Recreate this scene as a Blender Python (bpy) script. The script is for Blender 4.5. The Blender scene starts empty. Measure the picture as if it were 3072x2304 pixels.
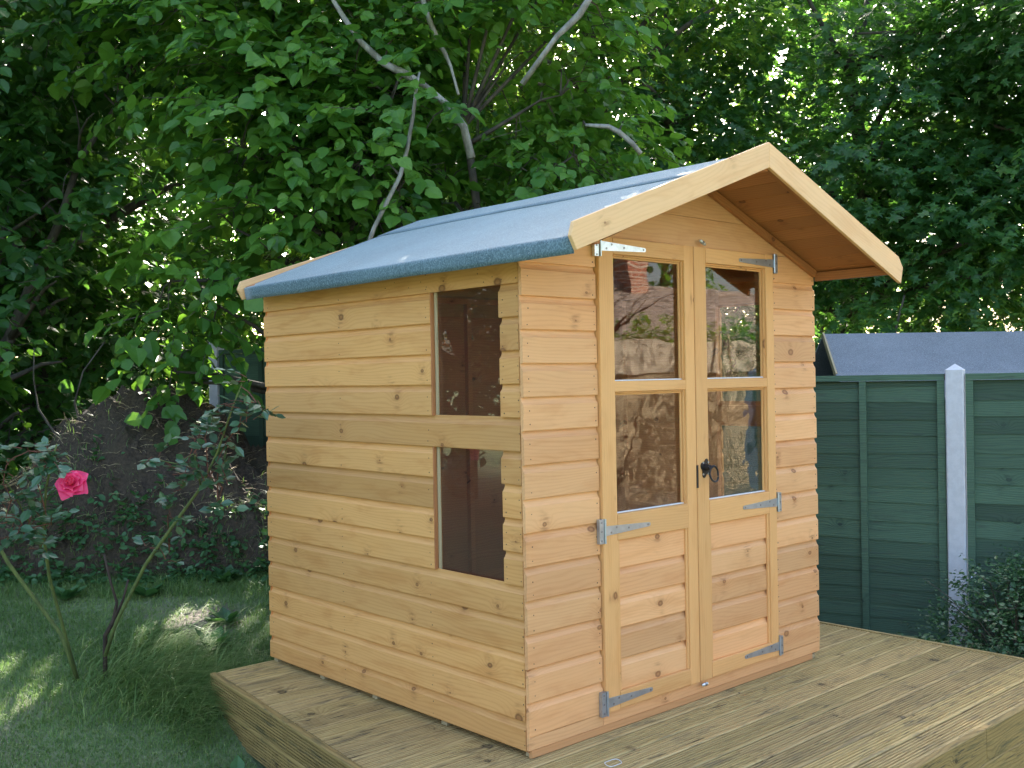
import bpy, math, random
import numpy as np
from math import radians, sin, cos, pi, sqrt, exp
from mathutils import Vector, Matrix

random.seed(7)
rng = np.random.default_rng(11)
S = bpy.context.scene
COL = S.collection

# ------------------------------------------------------------------ camera
cd = bpy.data.cameras.new('camera')
cd.sensor_fit = 'HORIZONTAL'; cd.sensor_width = 36.0; cd.lens = 36.65
cd.clip_start = 0.05; cd.clip_end = 600
cam = bpy.data.objects.new('camera', cd); COL.objects.link(cam)
FW = Vector((0.67094, 0.74148, -0.0066)).normalized()
RT = Vector((0.74129, -0.67094, -0.0181)).normalized()
UP = RT.cross(FW)
mw = Matrix((( RT.x, UP.x, -FW.x, -2.4947), (RT.y, UP.y, -FW.y, -2.6875), (RT.z, UP.z, -FW.z, 1.3967), (0, 0, 0, 1)))
cam.matrix_world = mw
S.camera = cam

# ------------------------------------------------------------------ sky, sun, exposure
SUN_AZ = radians(38)      # clockwise from +Y
SUN_EL = radians(35)
w = bpy.data.worlds.new('World'); S.world = w; w.use_nodes = True
nt = w.node_tree; bg = nt.nodes['Background']
sky = nt.nodes.new('ShaderNodeTexSky'); sky.sky_type = 'NISHITA'; sky.sun_disc = False
sky.sun_elevation = SUN_EL; sky.sun_rotation = SUN_AZ
sky.air_density = 1.0; sky.dust_density = 4.0; sky.ozone_density = .8
nt.links.new(sky.outputs[0], bg.inputs[0]); bg.inputs[1].default_value = 0.15
sl = bpy.data.lights.new('sun', 'SUN'); sl.energy = 5.0; sl.angle = radians(0.55); sl.color = (1.0, 0.93, 0.82)
so = bpy.data.objects.new('sun', sl); COL.objects.link(so)
sd = Vector((sin(SUN_AZ) * cos(SUN_EL), cos(SUN_AZ) * cos(SUN_EL), sin(SUN_EL)))
so.rotation_euler = sd.to_track_quat('Z', 'Y').to_euler(); so.location = sd * 40
S.view_settings.view_transform = 'Standard'; S.view_settings.look = 'None'
S.view_settings.exposure = 2.40; S.view_settings.gamma = 1.0
S.view_settings.use_curve_mapping = False
S.cycles.max_bounces = 9; S.cycles.transparent_max_bounces = 12

# ------------------------------------------------------------------ helpers
def put(o, parent=None, loc=None, rot=None):
    COL.objects.link(o)
    if parent is not None: o.parent = parent
    if loc is not None: o.location = loc
    if rot is not None: o.rotation_euler = rot
    return o

def tag(o, label=None, cat=None, group=None, kind=None):
    if label: o['label'] = label
    if cat: o['category'] = cat
    if group: o['group'] = group
    if kind: o['kind'] = kind
    return o

def thing(name, loc, label, cat, group=None, rot=None):
    o = bpy.data.objects.new(name, None); o.empty_display_size = 0.1
    put(o, None, loc, rot)
    return tag(o, label, cat, group)

def mesh(name, V, F, mats, smooth=False, fm=None):
    me = bpy.data.meshes.new(name)
    me.from_pydata([tuple(map(float, v)) for v in V], [], [tuple(f) for f in F]); me.update()
    for m in (mats if isinstance(mats, (list, tuple)) else [mats]): me.materials.append(m)
    if smooth: me.polygons.foreach_set('use_smooth', [True] * len(me.polygons))
    if fm is not None: me.polygons.foreach_set('material_index', fm)
    return me

def obj(name, me, parent=None, loc=None, rot=None):
    return put(bpy.data.objects.new(name, me), parent, loc, rot)

class MB:
    def __init__(s): s.V = []; s.F = []; s.M = []
    def add(s, V, F, mi=0):
        b = len(s.V); s.V += [tuple(v) for v in V]; s.F += [tuple(i + b for i in f) for f in F]; s.M += [mi] * len(F)
    def box(s, x0, x1, y0, y1, z0, z1, mi=0):
        s.add([(x0,y0,z0),(x1,y0,z0),(x1,y1,z0),(x0,y1,z0),(x0,y0,z1),(x1,y0,z1),(x1,y1,z1),(x0,y1,z1)],
              [(0,3,2,1),(4,5,6,7),(0,1,5,4),(1,2,6,5),(2,3,7,6),(3,0,4,7)], mi)
    def prism(s, prof, x0, x1, mi=0, segs=1, jit=0):      # prof: list of (y,z), counter-clockwise seen from +x
        n = len(prof); V = []; F = []
        for k in range(segs + 1):
            x = x0 + (x1 - x0) * k / segs
            j1 = random.uniform(-jit, jit); j2 = random.uniform(-jit, jit) * .5
            V += [(x, y + j2, z + j1) for y, z in prof]
        for k in range(segs):
            for i in range(n):
                a = k * n + i; b = k * n + (i + 1) % n
                F.append((a, b, b + n, a + n))
        F.append(tuple(range(n))[::-1]); F.append(tuple(segs * n + i for i in range(n)))
        s.add(V, F, mi)
    def tube(s, pts, rad, sides=6, mi=0, cap=True):
        pts = [Vector(p) for p in pts]; n = len(pts)
        if not hasattr(rad, '__len__'): rad = [rad] * n
        V = []; F = []
        up = Vector((0.13, 0.21, 1)).normalized()
        for i in range(n):
            d = (pts[min(i + 1, n - 1)] - pts[max(i - 1, 0)])
            if d.length < 1e-9: d = Vector((0, 0, 1))
            d.normalize()
            a = d.cross(up)
            if a.length < .15: a = d.cross(Vector((1, 0, 0)))
            a.normalize(); b = d.cross(a)
            for k in range(sides):
                t = 2 * pi * k / sides
                V.append(pts[i] + (a * cos(t) + b * sin(t)) * rad[i])
        for i in range(n - 1):
            for k in range(sides):
                F.append((i * sides + k, i * sides + (k + 1) % sides, (i + 1) * sides + (k + 1) % sides, (i + 1) * sides + k))
        if cap:
            F.append(tuple(range(sides))[::-1]); F.append(tuple((n - 1) * sides + k for k in range(sides)))
        s.add(V, F, mi)
    def build(s, name, mats, parent=None, loc=None, rot=None, smooth=False):
        return obj(name, mesh(name, s.V, s.F, mats, smooth, s.M), parent, loc, rot)

# ------------------------------------------------------------------ materials
def newmat(name):
    m = bpy.data.materials.new(name); m.use_nodes = True
    t = m.node_tree; t.nodes.clear()
    out = t.nodes.new('ShaderNodeOutputMaterial'); p = t.nodes.new('ShaderNodeBsdfPrincipled')
    t.links.new(p.outputs[0], out.inputs[0])
    return m, t, p, out

class N:
    """small node helper"""
    def __init__(s, t): s.t = t
    def n(s, typ, **k):
        nd = s.t.nodes.new(typ)
        for a, b in k.items(): setattr(nd, a, b)
        return nd
    def set(s, sock, v):
        if hasattr(v, 'is_output') or isinstance(v, bpy.types.NodeSocket): s.t.links.new(v, sock)
        else: sock.default_value = v
    def math(s, op, a, b=0.0, c=0.0, clamp=False):
        nd = s.n('ShaderNodeMath', operation=op, use_clamp=clamp)
        s.set(nd.inputs[0], a); s.set(nd.inputs[1], b); s.set(nd.inputs[2], c); return nd.outputs[0]
    def vmath(s, op, a, b=(0, 0, 0)):
        nd = s.n('ShaderNodeVectorMath', operation=op); s.set(nd.inputs[0], a); s.set(nd.inputs[1], b)
        return nd.outputs['Value'] if op in ('LENGTH', 'DOT_PRODUCT') else nd.outputs[0]
    def noise(s, vec, scale, detail=3, rough=.55, dist=0.0, dims='3D'):
        nd = s.n('ShaderNodeTexNoise', noise_dimensions=dims)
        s.set(nd.inputs['Vector'], vec); nd.inputs['Scale'].default_value = scale
        nd.inputs['Detail'].default_value = detail; nd.inputs['Roughness'].default_value = rough
        nd.inputs['Distortion'].default_value = dist
        return nd.outputs[0]
    def ramp(s, fac, stops):
        nd = s.n('ShaderNodeValToRGB'); s.set(nd.inputs[0], fac); cr = nd.color_ramp
        while len(cr.elements) < len(stops): cr.elements.new(.5)
        for e, (p, c) in zip(cr.elements, stops):
            e.position = p; e.color = (*c, 1) if len(c) == 3 else c
        return nd.outputs[0]
    def mix(s, fac, a, b, mode='MIX'):
        nd = s.n('ShaderNodeMix', data_type='RGBA', blend_type=mode)
        s.set(nd.inputs[0], fac)
        s.set(nd.inputs[6], (*a, 1) if isinstance(a, tuple) and len(a) == 3 else a)
        s.set(nd.inputs[7], (*b, 1) if isinstance(b, tuple) and len(b) == 3 else b)
        return nd.outputs[2]
    def step(s, x, lo, hi):
        nd = s.n('ShaderNodeMapRange', interpolation_type='SMOOTHSTEP'); s.set(nd.inputs[0], x)
        nd.inputs[1].default_value = lo; nd.inputs[2].default_value = hi
        return nd.outputs[0]
    def sep(s, v):
        nd = s.n('ShaderNodeSeparateXYZ'); s.set(nd.inputs[0], v); return nd.outputs
    def comb(s, x, y, z):
        nd = s.n('ShaderNodeCombineXYZ'); s.set(nd.inputs[0], x); s.set(nd.inputs[1], y); s.set(nd.inputs[2], z); return nd.outputs[0]
    def bump(s, h, strength=.3, dist=.002, normal=None):
        nd = s.n('ShaderNodeBump'); s.set(nd.inputs['Height'], h)
        nd.inputs['Strength'].default_value = strength; nd.inputs['Distance'].default_value = dist
        if normal is not None: s.set(nd.inputs['Normal'], normal)
        return nd.outputs[0]

def wood(name, light, dark, knot, rough=.6, knots=True, ka=2.3, kb=6.5, kthr=.5, grain=70., contrast=.5,
         streak=.35, tone=.12, stain=None, flakes=0, extra_bump=.12, hue=None, mottle=0):
    """timber whose grain runs along the object's local X"""
    m, t, p, out = newmat(name); h = N(t)
    P = h.n('ShaderNodeTexCoord').outputs['Object']; R = h.n('ShaderNodeObjectInfo').outputs['Random']
    x, y, z = h.sep(P)[:3]
    c = h.math('ADD', z, h.math('MULTIPLY', y, .6))
    xr = h.math('ADD', x, h.math('MULTIPLY', R, 57.0)); cr = h.math('ADD', c, h.math('MULTIPLY', R, 23.0))
    big = h.noise(h.comb(h.math('MULTIPLY', xr, 1.4), h.math('MULTIPLY', cr, 7.0), R), 1.0, 2, .5)
    g = h.math('ADD', h.math('MULTIPLY', cr, grain), h.math('MULTIPLY', big, 7.0))
    kcore = None
    if knots:
        kv = h.comb(h.math('MULTIPLY', xr, ka), h.math('MULTIPLY', cr, kb), 0)
        vo = h.n('ShaderNodeTexVoronoi', voronoi_dimensions='2D', feature='F1'); h.set(vo.inputs['Vector'], kv); vo.inputs['Scale'].default_value = 1.0
        dv = h.vmath('MULTIPLY', h.vmath('SUBTRACT', kv, vo.outputs['Position']), (1 / ka * .72, 1 / kb, 0))
        kc = h.sep(vo.outputs['Color'])
        dn = h.math('ADD', h.vmath('LENGTH', dv), h.math('MULTIPLY', h.noise(P, 60, 2), .004))
        on = h.math('GREATER_THAN', kc[0], kthr)
        size = h.math('MULTIPLY_ADD', h.math('POWER', kc[1], 1.6), .0115, .0045)
        d = h.math('DIVIDE', dn, size)                       # 1 at the knot's rim
        halo = h.math('MULTIPLY', h.math('POWER', 2.718, h.math('MULTIPLY', h.math('MULTIPLY', d, d), -.09)), on)
        g = h.math('ADD', g, h.math('MULTIPLY', halo, 3.2))
        kcore = h.math('MULTIPLY', h.math('SUBTRACT', 1.0, h.step(d, .75, 1.35)), on)
        krim = h.math('MULTIPLY', kcore, h.step(d, .45, .95))
        # feather of darker grain running sideways out of the knot
        wx = h.sep(dv)
        fth = h.math('MULTIPLY', h.math('POWER', 2.718, h.math('MULTIPLY', h.math('POWER', h.math('DIVIDE', wx[0], .016), 2.0), -1.0)),
                     h.math('MULTIPLY', h.step(h.noise(h.comb(xr, h.math('MULTIPLY', cr, 5.0), 2), 12, 2), .42, .7),
                            h.math('MULTIPLY', on, h.math('POWER', 2.718, h.math('MULTIPLY', h.math('POWER', h.math('DIVIDE', wx[1], .05), 2.0), -1.0)))))
    ring = h.math('MULTIPLY_ADD', h.math('SINE', h.math('MULTIPLY', g, 6.283)), .5, .5)
    ring = h.math('POWER', ring, 2.2)
    fine = h.noise(h.comb(h.math('MULTIPLY', xr, 6.0), h.math('MULTIPLY', cr, 260.0), h.math('MULTIPLY', y, 200.0)), 1.0, 3, .65)
    f = h.math('ADD', h.math('MULTIPLY', ring, contrast), h.math('MULTIPLY', h.math('SUBTRACT', fine, .5), streak))
    f = h.math('ADD', f, h.math('MULTIPLY', h.math('SUBTRACT', big, .5), .5), clamp=True)
    colr = h.mix(f, light, dark)
    # board to board tone
    tv = h.math('MULTIPLY_ADD', h.math('SUBTRACT', R, .5), tone * 2, 1.0)
    colr = h.mix(1.0, colr, h.comb(tv, tv, tv), 'MULTIPLY')
    if hue is not None:
        r2 = h.math('FRACT', h.math('MULTIPLY', R, 17.3))
        colr = h.mix(h.math('MULTIPLY', r2, .55), colr, h.mix(1.0, colr, hue, 'MULTIPLY'))
    if mottle:
        mo = h.noise(h.comb(h.math('MULTIPLY', xr, 3.2), h.math('MULTIPLY', cr, 16.0), 7), 1.0, 4, .6, .6)
        colr = h.mix(h.math('MULTIPLY', h.step(mo, .46, .70), mottle), colr, h.mix(1.0, colr, (.80, .66, .52), 'MULTIPLY'))
        mo2 = h.noise(h.comb(h.math('MULTIPLY', xr, 1.1), h.math('MULTIPLY', cr, 5.0), 17), 1.0, 3, .6)
        colr = h.mix(h.math('MULTIPLY', h.step(mo2, .52, .66), mottle * .6), colr, h.mix(1.0, colr, (1.08, 1.04, .92), 'MULTIPLY'))
    if knots:
        colr = h.mix(h.math('MULTIPLY', fth, .9), colr, tuple(.5 * (a + b) for a, b in zip(dark, knot)))
        colr = h.mix(h.math('MULTIPLY', halo, .22), colr, dark)
        colr = h.mix(h.math('MULTIPLY', kcore, .72), colr, tuple(.45 * a + .55 * b for a, b in zip(dark, knot)))
        colr = h.mix(h.math('MULTIPLY', krim, .8), colr, knot)
    if stain is not None:
        sn = h.noise(h.comb(h.math('MULTIPLY', xr, 1.2), h.math('MULTIPLY', cr, 9.0), 3), 3.0, 4, .7)
        colr = h.mix(h.math('MULTIPLY', h.step(sn, .5, .72), .75), colr, stain)
    if flakes:
        fl = h.noise(h.comb(h.math('MULTIPLY', xr, 9.0), h.math('MULTIPLY', cr, 120.0), 5), 1.0, 2, .6)
        gate = h.noise(h.comb(h.math('MULTIPLY', xr, 2.0), h.math('MULTIPLY', cr, 8.0), 9), 1.0, 2, .6)
        fm = h.math('MULTIPLY', h.step(fl, .56, .66), h.step(gate, .42, .62))
        colr = h.mix(h.math('MULTIPLY', fm, flakes), colr, (.035, .035, .028))
    h.set(p.inputs['Base Color'], colr)
    p.inputs['Roughness'].default_value = rough; p.inputs['Specular IOR Level'].default_value = .35
    h.set(p.inputs['Normal'], h.bump(h.math('ADD', h.math('MULTIPLY', f, .6), h.math('MULTIPLY', fine, .6)), extra_bump, .004))
    return m

M = {}
M['side'] = wood('pine_side', (.68, .362, .132), (.49, .208, .060), (.15, .062, .025), tone=.19, contrast=.26, streak=.45, mottle=.5, kthr=.20, hue=(.95, .92, .82))  # yellower and darker than the front: greenish foliage light mixed into the tint
M['front'] = wood('pine_front', (.76, .420, .190), (.58, .265, .098), (.20, .080, .032), tone=.15, contrast=.24, streak=.45, mottle=.4, kthr=.38, hue=(1.0, .88, .82))  # same pine, lighter and pinker: warm bounce light on the front put into colour
M['joinery'] = wood('pine_joinery', (.75, .402, .152), (.56, .25, .082), (.20, .08, .03), tone=.06, contrast=.2, mottle=.35, grain=95, kb=9, kthr=.72)
M['barge'] = wood('pine_barge', (.78, .49, .24), (.58, .32, .13), (.22, .10, .04), tone=.05, contrast=.2, mottle=.4, ka=3, kthr=.25)
M['inner'] = wood('pine_inner', (.66, .270, .090), (.50, .175, .055), (.10, .035, .015), tone=.12, contrast=.45)
M['dipped'] = wood('pine_dipped', (.40, .165, .055), (.27, .095, .030), (.08, .028, .012), tone=.12, contrast=.45)
M['edge'] = wood('dipped_edge', (.42, .170, .065), (.27, .10, .035), (.1, .04, .02), knots=False, contrast=.4)
M['sill'] = wood('sill_timber', (.56, .28, .115), (.42, .19, .07), (.1, .04, .02), knots=False, contrast=.3)
M['bearer'] = wood('tanalised', (.42, .33, .19), (.27, .21, .12), (.1, .07, .04), knots=False)
M['deck'] = wood('deck_timber', (.52, .365, .155), (.30, .190, .075), (.030, .024, .016), rough=.55, ka=1.9, kb=8.0, kthr=.45, tone=.16, contrast=.5,
                 streak=.8, stain=(.17, .130, .070), flakes=.7, extra_bump=.5, hue=(.90, .95, .82))
M['deckdark'] = wood('deck_fascia_timber', (.36, .245, .085), (.19, .125, .040), (.03, .02, .012), rough=.6, ka=1.9, kb=8, kthr=.6, tone=.12, contrast=.6,  # darker deck timber, used on most fascia boards
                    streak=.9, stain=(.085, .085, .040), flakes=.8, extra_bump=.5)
M['fence'] = wood('green_fence_stain', (.070, .125, .078), (.036, .072, .048), (.03, .05, .04), rough=.75, ka=1.6, kb=6, kthr=.55, tone=.34, contrast=.55,
                  streak=1.0, stain=(.055, .085, .065), extra_bump=.6)
M['oldbark'] = None

def simple(name, col, rough=.6, metal=0.0, ns=0, nv=.2, bs=0, bd=.002, spec=.5, col2=None):
    m, t, p, out = newmat(name); h = N(t)
    P = h.n('ShaderNodeTexCoord').outputs['Object']
    c = (*col, 1)
    if ns:
        n1 = h.noise(P, ns, 5, .65)
        c2 = col2 if col2 else tuple(v * (1 - nv * 1.6) for v in col)
        c = h.mix(h.step(n1, .35, .65), tuple(min(1, v * (1 + nv * .5)) for v in col), c2)
    h.set(p.inputs['Base Color'], c)
    p.inputs['Roughness'].default_value = rough; p.inputs['Metallic'].default_value = metal
    p.inputs['Specular IOR Level'].default_value = spec
    if bs: h.set(p.inputs['Normal'], h.bump(h.noise(P, bs, 4, .7), .6, bd))
    return m

M['zinc'] = simple('zinc_plate', (.44, .49, .55), .36, .75, 25, .08, 0)
M['zincbright'] = simple('bright_zinc', (.72, .78, .82), .28, .8, 30, .1)
M['screw'] = simple('screw_steel', (.3, .3, .32), .4, .9)
M['blackiron'] = simple('black_iron', (.012, .012, .014), .38, 0, 60, .3, 90, .001)
M['nail'] = simple('nail_head', (.07, .05, .035), .6, .3)
M['concrete'] = simple('concrete_post', (.60, .60, .62), .85, 0, 30, .05, 160, .0015, .3)
M['white'] = simple('white_bead', (.75, .77, .78), .4)
M['soilwall'] = simple('render_wall', (.52, .44, .33), .9, 0, 9, .3, 60, .01)
M['pebble'] = simple('pebbledash', (.46, .36, .22), .9, 0, 70, .7, 90, .02)
M['wallhouse'] = simple('house_wall', (.38, .33, .27), .9, 0, 8, .2, 40, .01)
M['tile'] = simple('roof_tile', (.25, .20, .165), .85, 0, 9, .45, 60, .01)
M['pot'] = simple('chimney_pot', (.60, .50, .38), .8)
M['stick'] = simple('dry_stalk', (.40, .31, .17), .85, 0, 30, .4)
M['stake'] = simple('pale_timber_stake', (.62, .50, .30), .7, 0, 20, .2)
M['white_petal'] = simple('white_petal', (.62, .62, .80), .6)

# bricks of the chimney
m, t, p, out = newmat('chimney_brick'); h = N(t)
br = h.n('ShaderNodeTexBrick'); tc = h.n('ShaderNodeTexCoord')
xx = h.sep(tc.outputs['Object'])
h.set(br.inputs['Vector'], h.comb(h.math('ADD', xx[0], xx[1]), xx[2], 0)); br.inputs['Scale'].default_value = 1
br.inputs['Brick Width'].default_value = .225; br.inputs['Row Height'].default_value = .075; br.inputs['Mortar Size'].default_value = .012
br.inputs['Color1'].default_value = (.34, .10, .055, 1); br.inputs['Color2'].default_value = (.24, .075, .045, 1); br.inputs['Mortar'].default_value = (.42, .36, .28, 1)
h.set(p.inputs['Base Color'], br.outputs[0]); p.inputs['Roughness'].default_value = .9
M['brick'] = m

# mineral roofing felt
def felt(name, c1, c2, rough=.72):
    m, t, p, out = newmat(name); h = N(t)
    P = h.n('ShaderNodeTexCoord').outputs['Object']
    sp = h.noise(P, 150, 3, .85); lg = h.noise(P, 2.2, 4, .6); md = h.noise(P, 28, 4, .7)
    c = h.mix(h.step(sp, .40, .62), c1, c2)
    c = h.mix(h.math('MULTIPLY', h.step(md, .5, .75), .35), c, tuple(v * .75 for v in c1))
    c = h.mix(h.math('MULTIPLY', h.step(lg, .4, .7), .30), c, tuple(v * 1.2 for v in c2))
    c = h.mix(h.math('MULTIPLY', h.step(h.noise(P, 190, 1, .5), .72, .76), .7), c, (.7, .74, .76))
    h.set(p.inputs['Base Color'], c); p.inputs['Roughness'].default_value = rough
    p.inputs['Specular IOR Level'].default_value = .5
    p.inputs['Sheen Weight'].default_value = .35; p.inputs['Sheen Roughness'].default_value = .4
    p.inputs['Sheen Tint'].default_value = (.8, .9, 1, 1)
    h.set(p.inputs['Normal'], h.bump(h.math('ADD', sp, h.math('MULTIPLY', lg, 1.5)), .5, .002))
    return m
M['felt'] = felt('green_mineral_felt', (.040, .085, .105), (.150, .235, .275))
M['feltgrey'] = felt('grey_mineral_felt', (.105, .120, .14), (.22, .24, .265), .8)

# glazing
def glazing(name, warp, wscale, tint, haze=0.0):
    m, t, p, out = newmat(name); t.nodes.remove(p); h = N(t)
    P = h.n('ShaderNodeTexCoord').outputs['Object']
    nrm = h.bump(h.noise(h.vmath('MULTIPLY', P, (1, 1, 1.6)), wscale, 2, .5), 1.0, warp)
    gi = h.n('ShaderNodeNewGeometry')
    c_ = h.math('ABSOLUTE', h.vmath('DOT_PRODUCT', gi.outputs['Incoming'], nrm))
    fres = h.math('MULTIPLY_ADD', h.math('POWER', h.math('SUBTRACT', 1.0, c_, clamp=True), 5.0), .94, .060)
    gl = h.n('ShaderNodeBsdfGlossy'); gl.inputs['Roughness'].default_value = .015; h.set(gl.inputs['Normal'], nrm)
    tr = h.n('ShaderNodeBsdfTransparent'); tr.inputs[0].default_value = (*tint, 1)
    mx = h.n('ShaderNodeMixShader'); h.set(mx.inputs[0], fres)
    h.set(mx.inputs[1], tr.outputs[0]); h.set(mx.inputs[2], gl.outputs[0])
    sh = mx.outputs[0]
    df = h.n('ShaderNodeBsdfDiffuse'); df.inputs[0].default_value = (.55, .5, .45, 1)
    m2 = h.n('ShaderNodeMixShader')
    dust = h.math('MULTIPLY', h.step(h.noise(P, 55, 5, .8), .56, .8), .10)
    h.set(m2.inputs[0], h.math('ADD', dust, haze)); h.set(m2.inputs[1], sh); h.set(m2.inputs[2], df.outputs[0])
    h.set(out.inputs[0], m2.outputs[0])
    return m
M['glass'] = glazing('clear_pane', .0014, 2.2, (.93, .93, .92))
M['glasswavy'] = glazing('wavy_pane', .0035, 3.6, (.93, .93, .92))
M['glasshaze'] = glazing('hazy_pane', .0003, 2.0, (.92, .92, .92), .015)

# leaves
def leafmat(name, c0, c1, c2, trans, rough=.45, tfac=.42, sheen=.5):
    m, t, p, out = newmat(name); h = N(t)
    at = h.n('ShaderNodeAttribute', attribute_name='v'); v = at.outputs['Fac']
    P = h.n('ShaderNodeTexCoord').outputs['Object']
    c = h.ramp(v, [(0, c0), (.55, c1), (1, c2)])
    c = h.mix(h.math('MULTIPLY', h.step(h.noise(P, 45, 3, .7), .45, .7), .25), c, c0)
    h.set(p.inputs['Base Color'], c); p.inputs['Roughness'].default_value = rough
    p.inputs['Specular IOR Level'].default_value = sheen
    tr = h.n('ShaderNodeBsdfTranslucent'); h.set(tr.inputs[0], h.mix(v, trans, tuple(a * 1.15 for a in trans)))
    mx = h.n('ShaderNodeMixShader'); mx.inputs[0].default_value = tfac
    h.set(mx.inputs[1], p.outputs[0]); h.set(mx.inputs[2], tr.outputs[0]); h.set(out.inputs[0], mx.outputs[0])
    return m
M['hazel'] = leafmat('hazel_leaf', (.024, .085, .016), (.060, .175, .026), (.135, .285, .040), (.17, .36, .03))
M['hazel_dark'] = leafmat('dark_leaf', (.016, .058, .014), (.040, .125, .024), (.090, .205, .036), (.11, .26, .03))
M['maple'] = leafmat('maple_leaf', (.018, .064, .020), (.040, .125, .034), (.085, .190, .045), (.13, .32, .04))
M['lime'] = leafmat('sunlit_tint_leaf', (.045, .11, .022), (.085, .19, .035), (.15, .28, .05), (.26, .42, .05), tfac=.5)  # yellow green raised so the sunlit look is partly in the leaf colour
M['rose_leaf'] = leafmat('rose_leaf', (.028, .085, .038), (.060, .150, .070), (.12, .21, .10), (.07, .16, .05), .33, .2, .8)
M['shrub_leaf'] = leafmat('shrub_leaf', (.020, .065, .020), (.045, .125, .038), (.10, .20, .07), (.06, .15, .04), .38, .25, .7)
M['grass'] = leafmat('grass_blade', (.07, .145, .042), (.15, .26, .070), (.33, .39, .14), (.20, .34, .06), .5, .3, .4)
M['weed'] = leafmat('weed_leaf', (.03, .09, .03), (.055, .15, .045), (.09, .2, .06), (.09, .22, .04), .45, .3, .5)
M['petal'] = leafmat('rose_petal', (.70, .020, .100), (.86, .045, .170), (.95, .17, .32), (.90, .08, .20), .5, .3, .3)

def bark(name, c1, c2, sc=14):
    m, t, p, out = newmat(name); h = N(t)
    P = h.n('ShaderNodeTexCoord').outputs['Object']
    n1 = h.noise(h.vmath('MULTIPLY', P, (1, 1, .35)), sc, 5, .7)
    h.set(p.inputs['Base Color'], h.mix(h.step(n1, .35, .65), c1, c2)); p.inputs['Roughness'].default_value = .85
    h.set(p.inputs['Normal'], h.bump(h.noise(P, sc * 5, 4, .7), .6, .006))
    return m
M['bark'] = bark('dark_bark', (.10, .085, .065), (.045, .038, .030))
M['greybark'] = bark('grey_bark', (.34, .33, .30), (.16, .15, .125))
M['cane'] = bark('green_cane', (.16, .20, .055), (.10, .13, .040), 30)
M['deadcane'] = bark('dead_cane', (.075, .050, .035), (.03, .02, .017), 40)
M['redstem'] = bark('red_stem', (.17, .06, .035), (.12, .045, .03), 40)

# ground: lawn soil with moss and bare patches
m, t, p, out = newmat('lawn_soil'); h = N(t)
P = h.n('ShaderNodeTexCoord').outputs['Object']
a = h.noise(P, 1.6, 5, .6); b = h.noise(P, 38, 4, .7)
c = h.mix(h.step(b, .3, .7), (.10, .15, .06), (.19, .235, .11))
c = h.mix(h.math('MULTIPLY', h.step(a, .50, .66), .65), c, (.22, .20, .13))
dl = h.vmath('LENGTH', h.vmath('MULTIPLY', h.vmath('SUBTRACT', P, (.084, 2.73, 0.0)), (1.0, 1.0, 0.0)))
bm_ = h.math('SUBTRACT', 1.0, h.step(h.math('ADD', dl, h.math('MULTIPLY', h.noise(P, 9, 3), .25)), .26, .42))
c = h.mix(bm_, c, h.mix(h.step(b, .3, .7), (.10, .085, .065), (.20, .165, .13)))
h.set(p.inputs['Base Color'], c); p.inputs['Roughness'].default_value = .95
h.set(p.inputs['Normal'], h.bump(b, .8, .02)); M['lawn'] = m
# heaped soil and rotted clippings
m, t, p, out = newmat('heap_soil'); h = N(t)
P = h.n('ShaderNodeTexCoord').outputs['Object']
a = h.noise(P, 5, 5, .65); b = h.noise(P, 60, 4, .8)
c = h.mix(h.step(b, .3, .72), (.036, .026, .019), (.120, .085, .054))
c = h.mix(h.math('MULTIPLY', h.step(a, .48, .66), .5), c, (.085, .070, .038))
h.set(p.inputs['Base Color'], c); p.inputs['Roughness'].default_value = .95
h.set(p.inputs['Normal'], h.bump(h.math('ADD', b, a), .9, .03)); M['heap'] = m

# ------------------------------------------------------------------ terrain
def sst(x, a, b):
    t = np.clip((x - a) / (b - a), 0, 1); return t * t * (3 - 2 * t)
_ph = rng.uniform(0, 6.28, 12)
def wob(x, y, f, i=0):
    return np.sin(x * f + _ph[i] + np.sin(y * f * .7 + _ph[i + 1]) * 1.3) * np.cos(y * f * .9 + _ph[i + 2])
def ground(x, y):
    s = (x + 2.49) * .671 + (y + 2.69) * .741
    t = (x + 2.49) * .741 - (y + 2.69) * .671
    g = np.interp(s, [-60, 3.6, 4.4, 5.1, 6, 7, 8, 12, 40, 90], [-.25, -.25, -.15, -.02, .13, .28, .36, .45, .8, 1.0])
    wl = 1 - sst(t, -1.45, -.75)
    h = g * wl + np.where(s > 9, np.minimum(-.25 + (s - 9) * .1, .2), -.25) * (1 - wl)
    return h + (.012 * wob(x, y, 2.1) + .006 * wob(x, y, 6.3, 3)) * np.exp(-((s - 5) / 12) ** 2)

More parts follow.
